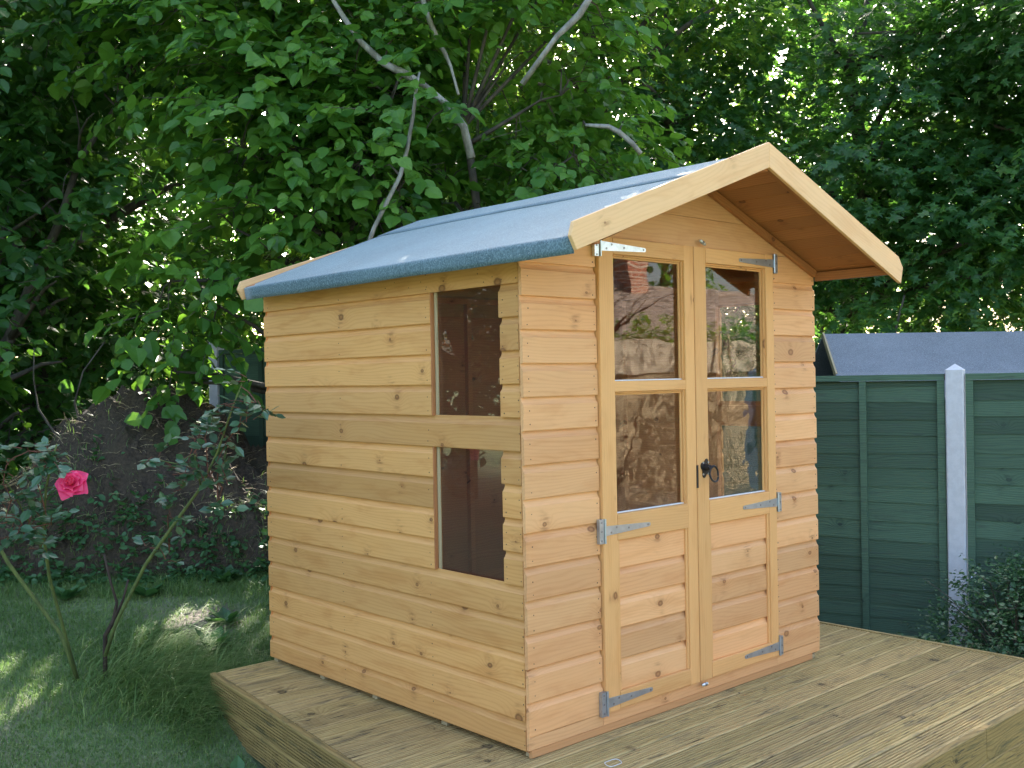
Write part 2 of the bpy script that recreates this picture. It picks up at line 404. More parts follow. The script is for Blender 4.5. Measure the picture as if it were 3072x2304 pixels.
ax = np.unique(np.concatenate([np.linspace(-300, -8, 14), np.linspace(-8, 12, 140), np.linspace(12, 300, 14)]))
X, Y = np.meshgrid(ax, ax, indexing='ij'); Z = ground(X, Y)
n = len(ax)
V = np.stack([X.ravel(), Y.ravel(), Z.ravel()], 1)
I = np.arange(n * n).reshape(n, n)
F = np.stack([I[:-1, :-1].ravel(), I[1:, :-1].ravel(), I[1:, 1:].ravel(), I[:-1, 1:].ravel()], 1)
def npmesh(name, V, F, mats, smooth=True, attr=None, k=4):
    me = bpy.data.meshes.new(name)
    me.vertices.add(len(V)); me.vertices.foreach_set('co', np.asarray(V, np.float32).ravel())
    me.loops.add(F.size); me.loops.foreach_set('vertex_index', F.astype(np.int32).ravel())
    me.polygons.add(len(F)); me.polygons.foreach_set('loop_start', np.arange(0, F.size, F.shape[1], dtype=np.int32))
    me.polygons.foreach_set('use_smooth', np.full(len(F), smooth))
    for m in (mats if isinstance(mats, (list, tuple)) else [mats]): me.materials.append(m)
    if attr is not None:
        at = me.attributes.new('v', 'FLOAT', 'POINT'); at.data.foreach_set('value', np.asarray(attr, np.float32))
    me.update(calc_edges=True); me.validate(); return me
g = obj('lawn', npmesh('lawn', V, F, M['lawn'])); tag(g, 'green lawn with thin mossy patches around the decking', kind='structure')

# ------------------------------------------------------------------ deck
ZD = .045
deck = thing('timber_deck', (0, 0, -.2), 'low grooved timber deck that the wooden summerhouse stands on', 'deck')
def deck_left(y):      # outer face of the left side, slightly askew
    return -.493 + (y - .39) * (.178 / 1.42)
def groove_profile(w, th, n, d):          # (y,z), top surface grooved, top at z=0, counter-clockwise
    pts = [(0, -th), (w, -th), (w, -.004), (w - .004, 0)]
    e = .010; p = (w - 2 * e) / n
    for i in range(n):
        y1 = w - e - i * p
        pts += [(y1, 0), (y1 - p * .12, -d), (y1 - p * .46, -d), (y1 - p * .58, 0)]
    pts += [(.004, 0), (0, -.004)]
    return pts
gp = groove_profile(.1190, .026, 7, .0075)
yk = -.9745 + .028; 
ROW = .1275
while yk < 1.78:
    xl = deck_left(yk + .06) + .034
    xr = 2.50 - .03
    xs = [xl, xr]
    if random.random() < .4: xs = [xl, random.uniform(.4, 1.9), xr]
    for a, b in zip(xs[:-1], xs[1:]):
        mb = MB(); L = b - a - .002
        mb.prism(gp, 0, L, 0, 1)
        # the first end follows the askew left edge
        if a == xl:
            k0 = len(gp)
            mb.V = [(x + ((y - .06) * .125 if i < k0 else 0), y, z) for i, (x, y, z) in enumerate(mb.V)]
        mb.build('deck_board', M['deck'], deck, (a, yk, ZD + .2 + random.uniform(-.0012, .0012)))
    yk += ROW
# joists below
mb = MB()
for xj in np.arange(-.25, 2.45, .4): mb.box(xj, xj + .045, -.93, 1.84, -.05, .0)
mb.build('joist', M['bearer'], deck, (0, 0, .2 + ZD - .0275))
def fascia(p0, p1, ztop, mat=None, grooves=True, hgt=.12, name='fascia_board', th=.026):
    p0 = Vector(p0); p1 = Vector(p1); d = p1 - p0; L = d.length; ang = math.atan2(d.y, d.x)
    if grooves:
        q = groove_profile(hgt, th, 8, .0105)      # lay it on edge: top surface -> outward (-y)
        prof = [(z, -y) for (y, z) in q]           # y'=depth (z<=0 -> negative)...
        prof = [(-(z), -y) for (y, z) in q]        # outer face at y=0, body towards +y
        prof = [(a, b) for a, b in prof]
    else:
        prof = [(0, -hgt), (th, -hgt), (th, 0), (.004, 0), (0, -.004)]
    mb = MB(); mb.prism(prof, 0, L, 0, 1)
    return mb.build(name, mat or M['deckdark'], deck, (p0.x, p0.y, ztop + .2), (0, 0, ang))
# outward is local -y, so boards run so that the outside is on their right
def LP(y): return (deck_left(y), y, 0)
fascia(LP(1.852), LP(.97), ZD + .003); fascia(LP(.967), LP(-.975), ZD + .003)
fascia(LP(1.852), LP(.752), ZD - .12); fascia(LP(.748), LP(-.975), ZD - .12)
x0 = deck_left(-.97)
fascia((x0 + .004, -.975, 0), (1.42, -.975, 0), ZD + .002, M['deckdark'], False, .125)
fascia((1.423, -.975, 0), (2.50, -.975, 0), ZD + .002, M['deckdark'], False, .125)
fascia((x0 + .004, -.975, 0), (2.50, -.975, 0), ZD - .127, M['deckdark'], False, .125)
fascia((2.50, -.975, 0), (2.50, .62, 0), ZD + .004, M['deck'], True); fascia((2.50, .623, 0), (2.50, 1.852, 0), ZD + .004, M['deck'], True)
fascia((2.50, -.975, 0), (2.50, 1.852, 0), ZD - .12, M['deckdark'], True)

# ------------------------------------------------------------------ summerhouse
W_ = 1.868; D_ = 1.842; P_ = .12
house = thing('summerhouse', (0, 0, ZD), 'small pine summerhouse with double glazed doors and a blue green felt roof on the deck', 'summerhouse')
house.location = (0, 0, 0)
def shiplap(hh=P_, scoop=True, th=.015):
    if scoop and hh > .06:
        z = hh
        return [(0, 0), (0, z + .004), (-.003, z + .004), (-.0035, z - .009), (-.0060, z - .016), (-.0105, z - .023), (-th, z - .028), (-th, .003), (-th + .002, 0)][::-1]
    return [(0, 0), (0, hh), (-th, hh), (-th, 0)][::-1]
def flipcw(p): return p[::-1]
def board(name, parent, mat, L, loc, rz, hh=P_, scoop=True, th=.015, segs=3, inner=True):
    mb = MB(); prof = shiplap(hh, scoop, th)
    L2 = L + random.uniform(-.0015, .0015)
    mb.prism(prof, 0, L2, 0, segs, .0006)
    o = mb.build(name, [mat, M['inner']], parent, loc, rz if hasattr(rz, '__len__') else (0, 0, rz))
    me = o.data
    fixnormals(me); fm = [1 if all(me.vertices[i].co.y > -.0005 for i in p.vertices) else 0 for p in me.polygons]
    me.polygons.foreach_set('material_index', fm)
    return o
def fixnormals(me):
    import bmesh
    bm = bmesh.new(); bm.from_mesh(me); bmesh.ops.recalc_face_normals(bm, faces=bm.faces); bm.to_mesh(me); bm.free()

def timber(name, parent, mat, p0, p1, w, t, up=(0, 0, 1), ch=.002, mb_only=None):
    """chamfered bar from p0 to p1; width w along 'up', thickness t across; local X is the grain"""
    p0 = Vector(p0); p1 = Vector(p1); d = p1 - p0; L = d.length; X = d.normalized()
    Zv = (Vector(up) - X * Vector(up).dot(X)).normalized(); Yv = Zv.cross(X)
    a, b = t / 2, w / 2
    prof = [(-a + ch, -b), (a - ch, -b), (a, -b + ch), (a, b - ch), (a - ch, b), (-a + ch, b), (-a, b - ch), (-a, -b + ch)]
    mb = MB(); mb.prism(prof, 0, L)
    o = mb.build(name, mat, parent)
    R = Matrix((X, Yv, Zv)).transposed()
    o.rotation_euler = R.to_euler(); o.location = p0
    return o

# --- walls: the framing is the part, cladding boards, panes and trims are its pieces
def framing(name, bars):
    mb = MB()
    for (x0, x1, y0, y1, z0, z1) in bars: mb.box(x0, x1, y0, y1, z0, z1)
    return mb.build(name, M['inner'], house)
f = .030
zb, zt = .082, 1.838
WIN = [(1.2516, 1.7316), (.6516, 1.1316)]
side = framing('side_wall', [(.0125, .0125 + f, .0262, .0262 + f, zb, zt), (.0125, .0125 + f, D_ - .045, D_ - .015, zb, zt),
    (.0125, .0125 + f, .098, .128, zb + f, zt - f), (.0125, .0125 + f, .541, .571, zb + f, zt - f), (.0125, .0125 + f, 1.17, 1.20, zb + f, zt - f),
    (.0125, .0125 + f, .057, D_ - .047, zb, zb + f - .001), (.0125, .0125 + f, .057, D_ - .047, zt - f + .001, zt)])
def sidez(k): return .1716 + P_ * k
y_near = .0265
def side_board(y0, y1, z, hh=P_, scoop=True, mat='side'):
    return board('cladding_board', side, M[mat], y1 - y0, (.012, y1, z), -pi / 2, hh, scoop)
side_board(y_near, D_, .068, .1036)
for k in range(0, 13):
    z = sidez(k); jn = random.uniform(-.003, .003)
    if k in (4, 5, 6, 7) or k in (9, 10, 11, 12):
        side_board(.537 + random.uniform(-.002, .002), D_ + jn, z)
        side_board(y_near, .130 + random.uniform(-.004, .004), z)
    else:
        side_board(y_near, D_ + jn, z)
side_board(y_near, D_, sidez(13), 1.868 - sidez(13), False)
# reddish trims of the window openings and the near corner
for z0, z1 in WIN:
    timber('window_trim', side, M['edge'], (.006, .5335, z0 + .001), (.006, .5335, z1), .006, .016, (0, 1, 0), .001)
    timber('window_trim', side, M['bearer'], (.017, .522, z0 + .001), (.017, .522, z1), .014, .008, (0, 1, 0), .001)
    mb = MB(); mb.box(.023, .0255, .131, .515, z0 - .01, z1 + .01); mb.build('window_pane', M['glasshaze'], side)
timber('corner_strip', side, M['edge'], (.0065, .0210, .066), (.0065, .0210, 1.855), .0095, .011, (0, 1, 0), .001)

# right wall, same layout mirrored
right = framing('right_wall', [(W_ - .0125 - f, W_ - .0125, .0162, .0462, zb, zt), (W_ - .0125 - f, W_ - .0125, D_ - .045, D_ - .015, zb, zt),
    (W_ - .0125 - f, W_ - .0125, .098, .128, zb + f, zt - f), (W_ - .0125 - f, W_ - .0125, .541, .571, zb + f, zt - f), (W_ - .0125 - f, W_ - .0125, 1.17, 1.20, zb + f, zt - f),
    (W_ - .0125 - f, W_ - .0125, .047, D_ - .047, zb, zb + f - .001), (W_ - .0125 - f, W_ - .0125, .047, D_ - .047, zt - f + .001, zt),
    (W_ - .0125 - f, W_ - .0125, .129, .54, 1.150, 1.235)])
for k in range(-1, 14):
    z = sidez(k) if k >= 0 else .068; hh = P_ if k >= 0 else .1036
    if k == 13: hh = 1.85 - z
    segs_ = [(.0165, D_)]
    if k in (4, 5, 6, 7, 9, 10, 11, 12): segs_ = [(.0165, .130), (.537, D_)]
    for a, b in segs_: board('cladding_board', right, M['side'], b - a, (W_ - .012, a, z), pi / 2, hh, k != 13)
for z0, z1 in WIN:
    mb = MB(); mb.box(W_ - .0255, W_ - .023, .131, .536, z0 - .01, z1 + .01); mb.build('window_pane', M['glass'], right)
# rear wall
rear = framing('rear_wall', [(.045, W_ - .045, D_ - .045, D_ - .0155, zb, zb + f), (.045, W_ - .045, D_ - .045, D_ - .0155, zt - f, zt),
    (.045, .075, D_ - .045, D_ - .0155, zb + f, zt - f), (.605, .635, D_ - .045, D_ - .0155, zb + f, zt - f), (.92, .95, D_ - .045, D_ - .0155, zb + f, zt - f),
    (1.235, 1.265, D_ - .045, D_ - .0155, zb + f, zt - f), (W_ - .075, W_ - .045, D_ - .045, D_ - .0155, zb + f, zt - f)])
XR = W_ / 2
SL = .385                                     # roof pitch (rise / run)
ZE = 1.874                                    # underside height of the roof over the side walls
def roof_under(x): return ZE + SL * (XR - abs(x - XR))
REAR_TOP = []
k = -1; z = .068
while z < 2.2:
    hh = P_ if k >= 0 else .1036
    if z + hh * .5 < ZE: a, b = .0, W_
    else:
        dx = (z + hh * .2 - ZE) / SL; a, b = dx, W_ - dx
    if z > 1.7: REAR_TOP.append((z, hh))
    else: board('cladding_board', rear, M['side'], b - a, (b, D_ - .014, z), pi, hh, True)
    z += hh; k += 1

# front wall
DX0, DX1, DZ0, DZ1 = .375, 1.517, .1269, 1.925
front = framing('front_wall', [(.0435, .073, .0165, .0465, zb, zt), (W_ - .073, W_ - .0435, .0165, .0465, zb, zt),
    (.325, .360, .0165, .0465, zb, DZ1 + .04), (1.532, 1.567, .0165, .0465, zb, DZ1 + .04), (.361, 1.531, .0165, .0465, DZ1 + .01, DZ1 + .05),
    (.361, 1.531, .0165, .0465, zb, zb + .035)])
def frontz(i): return .1239 + P_ * i
for i in range(-1, 14):
    z = frontz(i) if i >= 0 else .078; hh = P_ if i >= 0 else .0459
    if i == -1:
        for a, b in ((-.010, .3715), (.3735, 1.5185), (1.5205, W_ + .004)):
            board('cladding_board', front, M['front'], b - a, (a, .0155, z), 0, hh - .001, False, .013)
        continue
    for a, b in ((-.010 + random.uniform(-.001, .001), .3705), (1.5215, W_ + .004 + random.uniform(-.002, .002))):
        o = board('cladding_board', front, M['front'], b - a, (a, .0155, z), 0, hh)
# boards cut to the gable slope
def gable_board(z, hh, x0, x1, cut, par=None, yy=.0155, mat='front'):
    # polygon in x,z clipped under the roof line, extruded; top scooped lip for the next course
    def lim(x): return roof_under(x) - .002
    xs = sorted(set([x0, x1] + [x for x in (XR,) if x0 < x < x1]))
    # crossing points with z and z+hh
    for zz in (z, z + hh):
        dx = (zz - ZE + .002) / SL
        for xc in (dx, W_ - dx):
            if x0 < xc < x1: xs.append(xc)
    xs = sorted(set(xs)); top = []
    for x in xs: top.append((x, min(z + hh, lim(x))))
    top = [(x, zz) for x, zz in top if zz > z + 1e-4 or True]
    top = [(x, max(zz, z)) for x, zz in top]
    keep = [i for i in range(len(top)) if top[i][1] > z + 1e-4 or (i + 1 < len(top) and top[i + 1][1] > z + 1e-4) or (i > 0 and top[i - 1][1] > z + 1e-4)]
    top = [top[i] for i in keep]
    if len(top) < 2: return
    bot = [(x, z) for x, zz in top]
    n_ = len(top); V = []; F = []
    for (x, zz) in bot: V += [(x, 0, zz), (x, -.012, zz)]
    for (x, zz) in top: V += [(x, 0, zz), (x, -.012, zz)]
    for i in range(n_ - 1):
        b0, b1 = 2 * i, 2 * i + 2; t0, t1 = 2 * n_ + 2 * i, 2 * n_ + 2 * i + 2
        F += [(b0 + 1, b1 + 1, t1 + 1, t0 + 1), (b0, t0, t1, b1), (b0, b1, b1 + 1, b0 + 1), (t0, t0 + 1, t1 + 1, t1)]
    ox = top[0][0]
    V = [(x - ox, y, zz - z) for x, y, zz in V]
    me = mesh('cladding_board', V, F, M[mat]); fixnormals(me)
    return obj('cladding_board', me, par or front, (ox, yy, z))
gable_board(frontz(15) - P_, P_ - .0015, -.008, .3705, 1); gable_board(frontz(15) - P_, P_ - .0015, 1.5215, W_ + .004, 1)
for z, hh in REAR_TOP: gable_board(z, hh - .0015, 0, W_, 1, rear, D_ - .002, 'side')
gable_board(frontz(15), P_ - .0015, -.008, W_ + .004, 1)
gable_board(frontz(16), P_ - .0015, 0, W_, 1)
gable_board(frontz(17), P_ + .05, 0, W_, 1)
timber('floor_joist', front, M['sill'], (.006, .0135, .061), (W_ - .055, .0135, .061), .030, .016)

# base: floor and bearers
mb = MB(); mb.box(.05, W_ - .05, .05, D_ - .05, .066, .080)
mb.build('floor', M['inner'], house)
for yb in (.012, .497, .97, 1.385, 1.80):
    timber('bearer', house, M['bearer'], (.014, yb + .017, .0555), (W_ - .02, yb + .017, .0555), .0195, .034)

# doors --------------------------------------------------------------
def door(xl, xr, sl_, sr_, label):
    """frame members are pieces of the door"""
    YF = -.012                      # front face plane of the door
    th = .034; yc = YF + th / 2
    mb = MB(); mb.box(xl + .01, xr - .01, YF + .03, YF + .036, DZ0 + .01, .78)   # backing sheet behind the lower boards
    d = mb.build('door', M['joinery'], house)
    if label: d['label'] = label
    U = (1, 0, 0)
    timber('stile', d, M['joinery'], (xl + sl_ / 2, yc, DZ0), (xl + sl_ / 2, yc, DZ1 - .004), sl_, th, U)
    timber('stile', d, M['joinery'], (xr - sr_ / 2, yc, DZ0), (xr - sr_ / 2, yc, DZ1 - .004), sr_, th, U)
    ox0, ox1 = xl + sl_, xr - sr_
    def rail(z0, z1, mat='joinery', nm='rail', dy=0.0, t=th):
        timber(nm, d, M[mat], (ox0 + .0005, yc + dy, (z0 + z1) / 2), (ox1 - .0005, yc + dy, (z0 + z1) / 2), z1 - z0, t)
    rail(1.858, DZ1 - .004); rail(1.333, 1.374, dy=.001, t=th - .003); rail(.768, .867); rail(DZ0, .192)
    for z0, z1, gl in ((1.374, 1.858, 'glass'), (.867, 1.333, 'glasswavy')):
        # glazing beads, stepped
        for q, (bw, by) in enumerate(((.006, .010), (.013, .020))):
            for xx in (ox0 + bw / 2 + .0002, ox1 - bw / 2 - .0002):
                timber('bead', d, M['joinery'], (xx, YF + by + .005, z0 + .001), (xx, YF + by + .005, z1 - .001), bw, .009, U, .0015)
            timber('bead', d, M['joinery'], (ox0 + .013, YF + by + .005, z1 - bw / 2 - .0003), (ox1 - .013, YF + by + .005, z1 - bw / 2 - .0003), bw, .009, (0, 0, 1), .0015)
        timber('bead', d, M['white'], (ox0 + .002, YF + .0235, z0 + .0026), (ox1 - .002, YF + .0235, z0 + .0026), .005, .010, (0, 0, 1), .001)
        mb = MB(); mb.box(0, ox1 - ox0 - .002, 0, .002, 0, z1 - z0 - .002)
        mb.build('pane', M[gl], d, (ox0 + .001, YF + .0295, z0 + .001))
    # lower shiplap panel
    seams = [.192, .310, .430, .545, .661, .768]
    for a, b in zip(seams[:-1], seams[1:]):
        o = board('panel_board', d, M['front'], ox1 - ox0 - .001, (ox0 + .0005, YF + .028, a), 0, b - a - .0008, b < .76)
    for xx in ((ox0 + .007), (ox1 - .007)):
        timber('bead', d, M['joinery'], (xx, YF + .010, .193), (xx, YF + .010, .767), .013, .010, U, .0015)
    return d
ld = door(.3765, .9435, .0795, .060, None)
rd = door(.9480, 1.5155, .0785, .0565, None)

def hinge(parent, x, z, dirn, bright=False, name='hinge', plen=.092):
    """tee hinge: fixed plate by the jamb and a tapering strap over the door"""
    mat = M['zincbright'] if bright else M['zinc']
    mb = MB(); YF = -.0152
    px0, px1 = (x - .030 * dirn, x - .006 * dirn) if dirn > 0 else (x + .006, x + .026)
    a, b = min(px0, px1), max(px0, px1)
    mb.box(a, b, YF + .0115 - .012, YF + .0135, z - plen / 2, z + plen / 2)
    mb.tube([(x, YF - .002, z - plen / 2), (x, YF - .002, z + plen / 2)], .0048, 8)
    s = dirn
    o1, o2 = .004 * s, .262 * s
    prof = [(x + o1, z - .0185), (x + o2 - .008 * s, z - .008), (x + o2, z - .005), (x + o2, z + .005), (x + o2 - .008 * s, z + .008), (x + o1, z + .0185)]
    n_ = len(prof); V = [(px, YF, pz) for px, pz in prof] + [(px, YF + .0026, pz) for px, pz in prof]
    F = [tuple(range(n_)), tuple(range(n_, 2 * n_))[::-1]] + [(i, n_ + i, n_ + (i + 1) % n_, (i + 1) % n_) for i in range(n_)]
    mb.add(V, F)
    for sx, sz in ((.035, -.008), (.065, .009), (.135, 0), (.248, 0)):
        mb.tube([(x + sx * s, YF + .001, z + sz), (x + sx * s, YF - .0015, z + sz)], .0042, 8, 1)
    for sz in (-.034, 0.0, .034):
        mb.tube([((a + b) / 2, YF + .001, z + sz), ((a + b) / 2, YF - .0022, z + sz)], .0035, 8, 1)
    o = mb.build(name, [mat, M['screw']], parent); fixnormals(o.data)
    if bright: o['label'] = 'brighter top hinge'
    return o
hinge(ld, .381, 1.884, 1, True, plen=.080); hinge(ld, .381, .811, 1); hinge(ld, .378, .163, 1)
hinge(rd, 1.521, 1.884, -1, plen=.085); hinge(rd, 1.521, .814, -1, plen=.085); hinge(rd, 1.517, .168, -1, plen=.085)

# ring latch
mb = MB(); YF = -.0125; cx_, cz_ = .998, 1.004
n_ = 30; ring0 = []
for k in range(n_):
    t_ = 2 * pi * k / n_; r_ = .024 + .0085 * abs(cos(2 * t_ + pi / 4) ) ** 2.0 * 1.6
    ring0.append((cx_ + r_ * .85 * cos(t_), cz_ + r_ * 1.12 * sin(t_)))
V = [(a, YF - .004, b) for a, b in ring0] + [(a, YF, b) for a, b in ring0]
F = [tuple(range(n_))[::-1]] + [(i, (i + 1) % n_, n_ + (i + 1) % n_, n_ + i) for i in range(n_)]
mb.add(V, F)
mb.tube([(cx_, YF, cz_ + .004), (cx_, YF - .018, cz_ + .004), (cx_, YF - .030, cz_ + .004)], [.016, .0135, .009], 14)
mb.tube([(cx_ - .012, YF - .026, cz_ + .003), (cx_ + .018, YF - .026, cz_ + .007)], .006, 8)
rp = []
for k in range(25):
    t_ = 2 * pi * k / 24; rp.append((cx_ + .010 + .028 * cos(t_), YF - .033 - .008 * (sin(t_) < 0) * -sin(t_) - .004, cz_ - .022 + .032 * sin(t_)))
mb.tube(rp, .0042, 8)
for sx, sz in ((-.017, .024), (.017, .024), (-.017, -.024), (.017, -.024)):
    mb.tube([(cx_ + sx, YF - .003, cz_ + sz), (cx_ + sx, YF - .0062, cz_ + sz)], .0042, 8, 1)
o = mb.build('ring_handle', [M['blackiron'], M['zinc']], rd); fixnormals(o.data)
mb = MB(); mb.box(.9405, .9520, -.0145, -.0115, .926, 1.020); mb.build('latch_keep', M['blackiron'], rd)
def turnbutton(x, z, a, nm='turn_button'):
    mb = MB(); YF = -.0135
    mb.tube([(-.019, -.004, 0), (-.013, -.006, 0), (0, -.004, 0), (.013, -.006, 0), (.019, -.004, 0)], [.005, .0075, .006, .0075, .005], 8)
    mb.tube([(0, 0, 0), (0, -.013, 0)], .0055, 8, 1)
    mb.build(nm, [M['zincbright'], M['screw']], house, (x, YF + .011 * 0, z), (0, a, 0), True)
turnbutton(.998, 1.940, .45); turnbutton(.966, .113, 0)

R_ = []
for k in range(29):
    t_ = 2 * pi * k / 28; R_.append((.033 * cos(t_), .026 * sin(t_), .002 + .002 * sin(3 * t_)))
mb = MB(); mb.tube(R_, .0012, 5, cap=False)
tag(mb.build('wire_loop', M['white'], None, (.176, -.225, ZD + .002)), 'small loop of thin pale wire lying on the deck in front of the near corner', 'wire')
# nails: lines of small heads at the board ends
def nails(parent, rows, wall):
    mb = MB()
    for a, b, c in rows:
        if random.random() < .1: continue
        a += random.uniform(-.004, .004); b += random.uniform(-.006, .006)
        r_ = random.uniform(.0018, .0030)
        if wall == 'F': mb.tube([(a, .0015, b), (a, -.0002, b)], r_, 5)
        else: mb.tube([(-.0020, a, b), (-.0037, a, b)], r_, 5)
    o = mb.build('nail', M['nail'], parent); fixnormals(o.data); o['kind'] = 'stuff'
rows = []
for i in range(15):
    for dz in (.020, .070):
        for xx in (.018, .355, 1.537, W_ - .012): rows.append((xx, frontz(i) + dz, 0))
nails(front, rows, 'F')
rows = []
for k in range(-1, 14):
    z0 = sidez(k) if k >= 0 else .068
    for dz in (.020, .068):
        for yy in (.035, .112, .56, 1.185, D_ - .035):
            if yy == .112 and (k in (-1, 0, 1, 2, 3, 8)): continue
            rows.append((yy, z0 + dz, 0))
for _ in range(9): rows.append((random.uniform(.1, .9), sidez(13) + random.uniform(.02, .08), 0))
nails(side, rows, 'S')

# roof -----------------------------------------------------------------
YB0, YB1 = -.377, 1.844       # inner faces of the barge boards
roof = None
TH = .011
cs = 1 / sqrt(1 + SL * SL); sn_ = SL * cs
def slope_pt(side_, s, y, off=0.0):
    """s metres down the slope from the ridge; side_ -1 left, +1 right; off = height above the boards' underside"""
    zr = roof_under(XR)
    return (XR + side_ * (s * cs + off * sn_), y, zr - s * sn_ + off * cs)
SLEN = 1.125
# rafters/purlins = the roof's mesh
mb = MB()
roof = None
def bar(p, q, w, t, up): pass
mbx = MB(); mbx.box(XR - .016, XR + .016, YB0 + .004, D_ - .02, roof_under(XR) - .062, roof_under(XR) - .014)
roof = mbx.build('roof', M['dipped'], house)
for sd_ in (-1, 1):
    # boards under the felt, parallel to the ridge
    s0 = .004; SL2 = 1.100 if sd_ < 0 else 1.060
    while s0 < SL2 - .01:
        wv = min(.098, SL2 - s0)
        a = Vector(slope_pt(sd_, s0 + wv / 2, YB0 + .002, TH / 2)); b = Vector(slope_pt(sd_, s0 + wv / 2, YB1 - .002, TH / 2))
        upv = Vector((sd_ * cs, 0, -sn_))
        timber('roof_board', roof, M['dipped'], a, b, wv - .0015, TH, upv, .0015)
        s0 += wv
    # eave purlin, verge battens (front overhang and against the gable)
    nrm = Vector((sd_ * sn_, 0, cs)); dn = Vector((sd_ * cs, 0, -sn_))
    a = Vector(slope_pt(sd_, 1.030, YB0 + .004, -.021)); b = Vector(slope_pt(sd_, 1.030, -.002, -.021))
    timber('purlin', roof, M['dipped'], a, b, .040, .030, (0, 0, 1))
    for yy, th2, s1 in ((YB0 + .018, .030, 1.005),):
        a = Vector(slope_pt(sd_, .03, yy, -.020)); b = Vector(slope_pt(sd_, s1, yy, -.020))
        timber('batten', roof, M['dipped'], a, b, .034, th2, nrm)
    a = Vector(slope_pt(sd_, .03, -.0095, -.020)); b = Vector(slope_pt(sd_, 1.000, -.0095, -.020))
    timber('batten', roof, M['dipped'], a, b, .032, .020, nrm)

# felt: lower sheets turned down over the eaves, ridge sheet over both
def felt_sheet(path, name, lift, y0, y1, ny=26, seed=0, mat='felt', wav=.002, skew=0):
    V = []; F = []; n_ = len(path)
    r = np.random.default_rng(seed)
    for j in range(ny + 1):
        y = y0 + (y1 - y0) * j / ny
        for i, (x, z) in enumerate(path):
            e = i / (n_ - 1)
            wv = wav * (sin(y * 5.1 + i * .7 + seed) + .6 * sin(y * 11.3 + i * 1.3 + seed * 2))
            V.append((x + skew * (j / ny) * (e ** 2 if x < XR else -.3 * e ** 2), y, z + lift + wv * (.6)))
    for j in range(ny):
        for i in range(n_ - 1):
            a = j * n_ + i; F.append((a, a + 1, a + 1 + n_, a + n_))
    me = mesh(name, V, F, M[mat], True); fixnormals(me)
    o = obj(name, me, roof)
    sm = o.modifiers.new('thickness', 'SOLIDIFY'); sm.thickness = .0025; sm.offset = 0
    return o
zr = roof_under(XR) + TH * 1.05
for sd_ in (-1, 1):
    pts = []
    SLEN = 1.125 if sd_ < 0 else 1.075
    for s in np.linspace(.20, SLEN - .012, 9):
        x, _, z = slope_pt(sd_, s, 0, TH + .003); pts.append((x, z))
    xe, ze = pts[-1]
    xe2 = XR + sd_ * (SLEN * cs + .014)
    pts += [(xe2 - sd_ * .006, ze - .0045), (xe2 - sd_ * .0015, ze - .009), (xe2 + sd_ * .001, ze - .018), (xe2 + sd_ * .0015, ze - (.043 if sd_ < 0 else .030)), (xe2 - sd_ * .001, ze - (.062 if sd_ < 0 else .036))]
    felt_sheet(pts, 'felt_sheet', 0, YB0 + .001, YB1 - .020, seed=3 + sd_, skew=.028)
pts = []
for s in (.285, .20, .12, .05, .015): 
    x, _, z = slope_pt(-1, s, 0, TH + .0058); pts.append((x, z))
pts.append((XR, roof_under(XR) + TH + .0068))
for s in (.015, .05, .12, .20, .285):
    x, _, z = slope_pt(1, s, 0, TH + .0058); pts.append((x, z))
felt_sheet(pts, 'ridge_felt', 0, YB0 + .0005, YB1 - .012, seed=9)

# barge boards
def barge(y0, y1, sd_, ends):
    za = 2.280 if y0 < 0 else 2.226
    top_in = (XR, za); bot_in = (XR, za - .097)
    V2 = [bot_in, *ends, top_in]          # polygon x,z
    n_ = len(V2)
    # local frame: X along the slope so that the grain follows the board
    d = Vector((ends[-1][0] - XR, 0, ends[-1][1] - za)); ang = math.atan2(d.z, d.x)
    o_ = Vector((XR, y0, za)); c_, s_ = cos(-ang), sin(-ang)
    def loc(p):
        px, pz = p[0] - XR, p[1] - za
        return (px * c_ - pz * s_, pz * c_ + px * s_)
    L2 = [loc(p) for p in V2]
    V = [(a, 0, b) for a, b in L2] + [(a, y1 - y0, b) for a, b in L2]
    F = [tuple(range(n_)), tuple(range(n_, 2 * n_))] + [(i, (i + 1) % n_, n_ + (i + 1) % n_, n_ + i) for i in range(n_)]
    me = mesh('barge_board', V, F, M['barge']); fixnormals(me)
    o = obj('barge_board', me, roof, o_, (0, -ang, 0))
    bv = o.modifiers.new('edge', 'BEVEL'); bv.width = .0015; bv.segments = 1
    return o
barge(YB0 - .016, YB0, -1, [(-.132, 1.794), (-.158, 1.838), (-.143, 1.884)])
barge(YB0 - .016, YB0, 1, [(1.948, 1.786), (1.968, 1.858), (1.930, 1.905)])
barge(YB1, YB1 + .016, -1, [(-.108, 1.788), (-.134, 1.836), (-.118, 1.874)])
barge(YB1, YB1 + .016, 1, [(1.95, 1.79), (1.97, 1.85), (1.93, 1.90)])

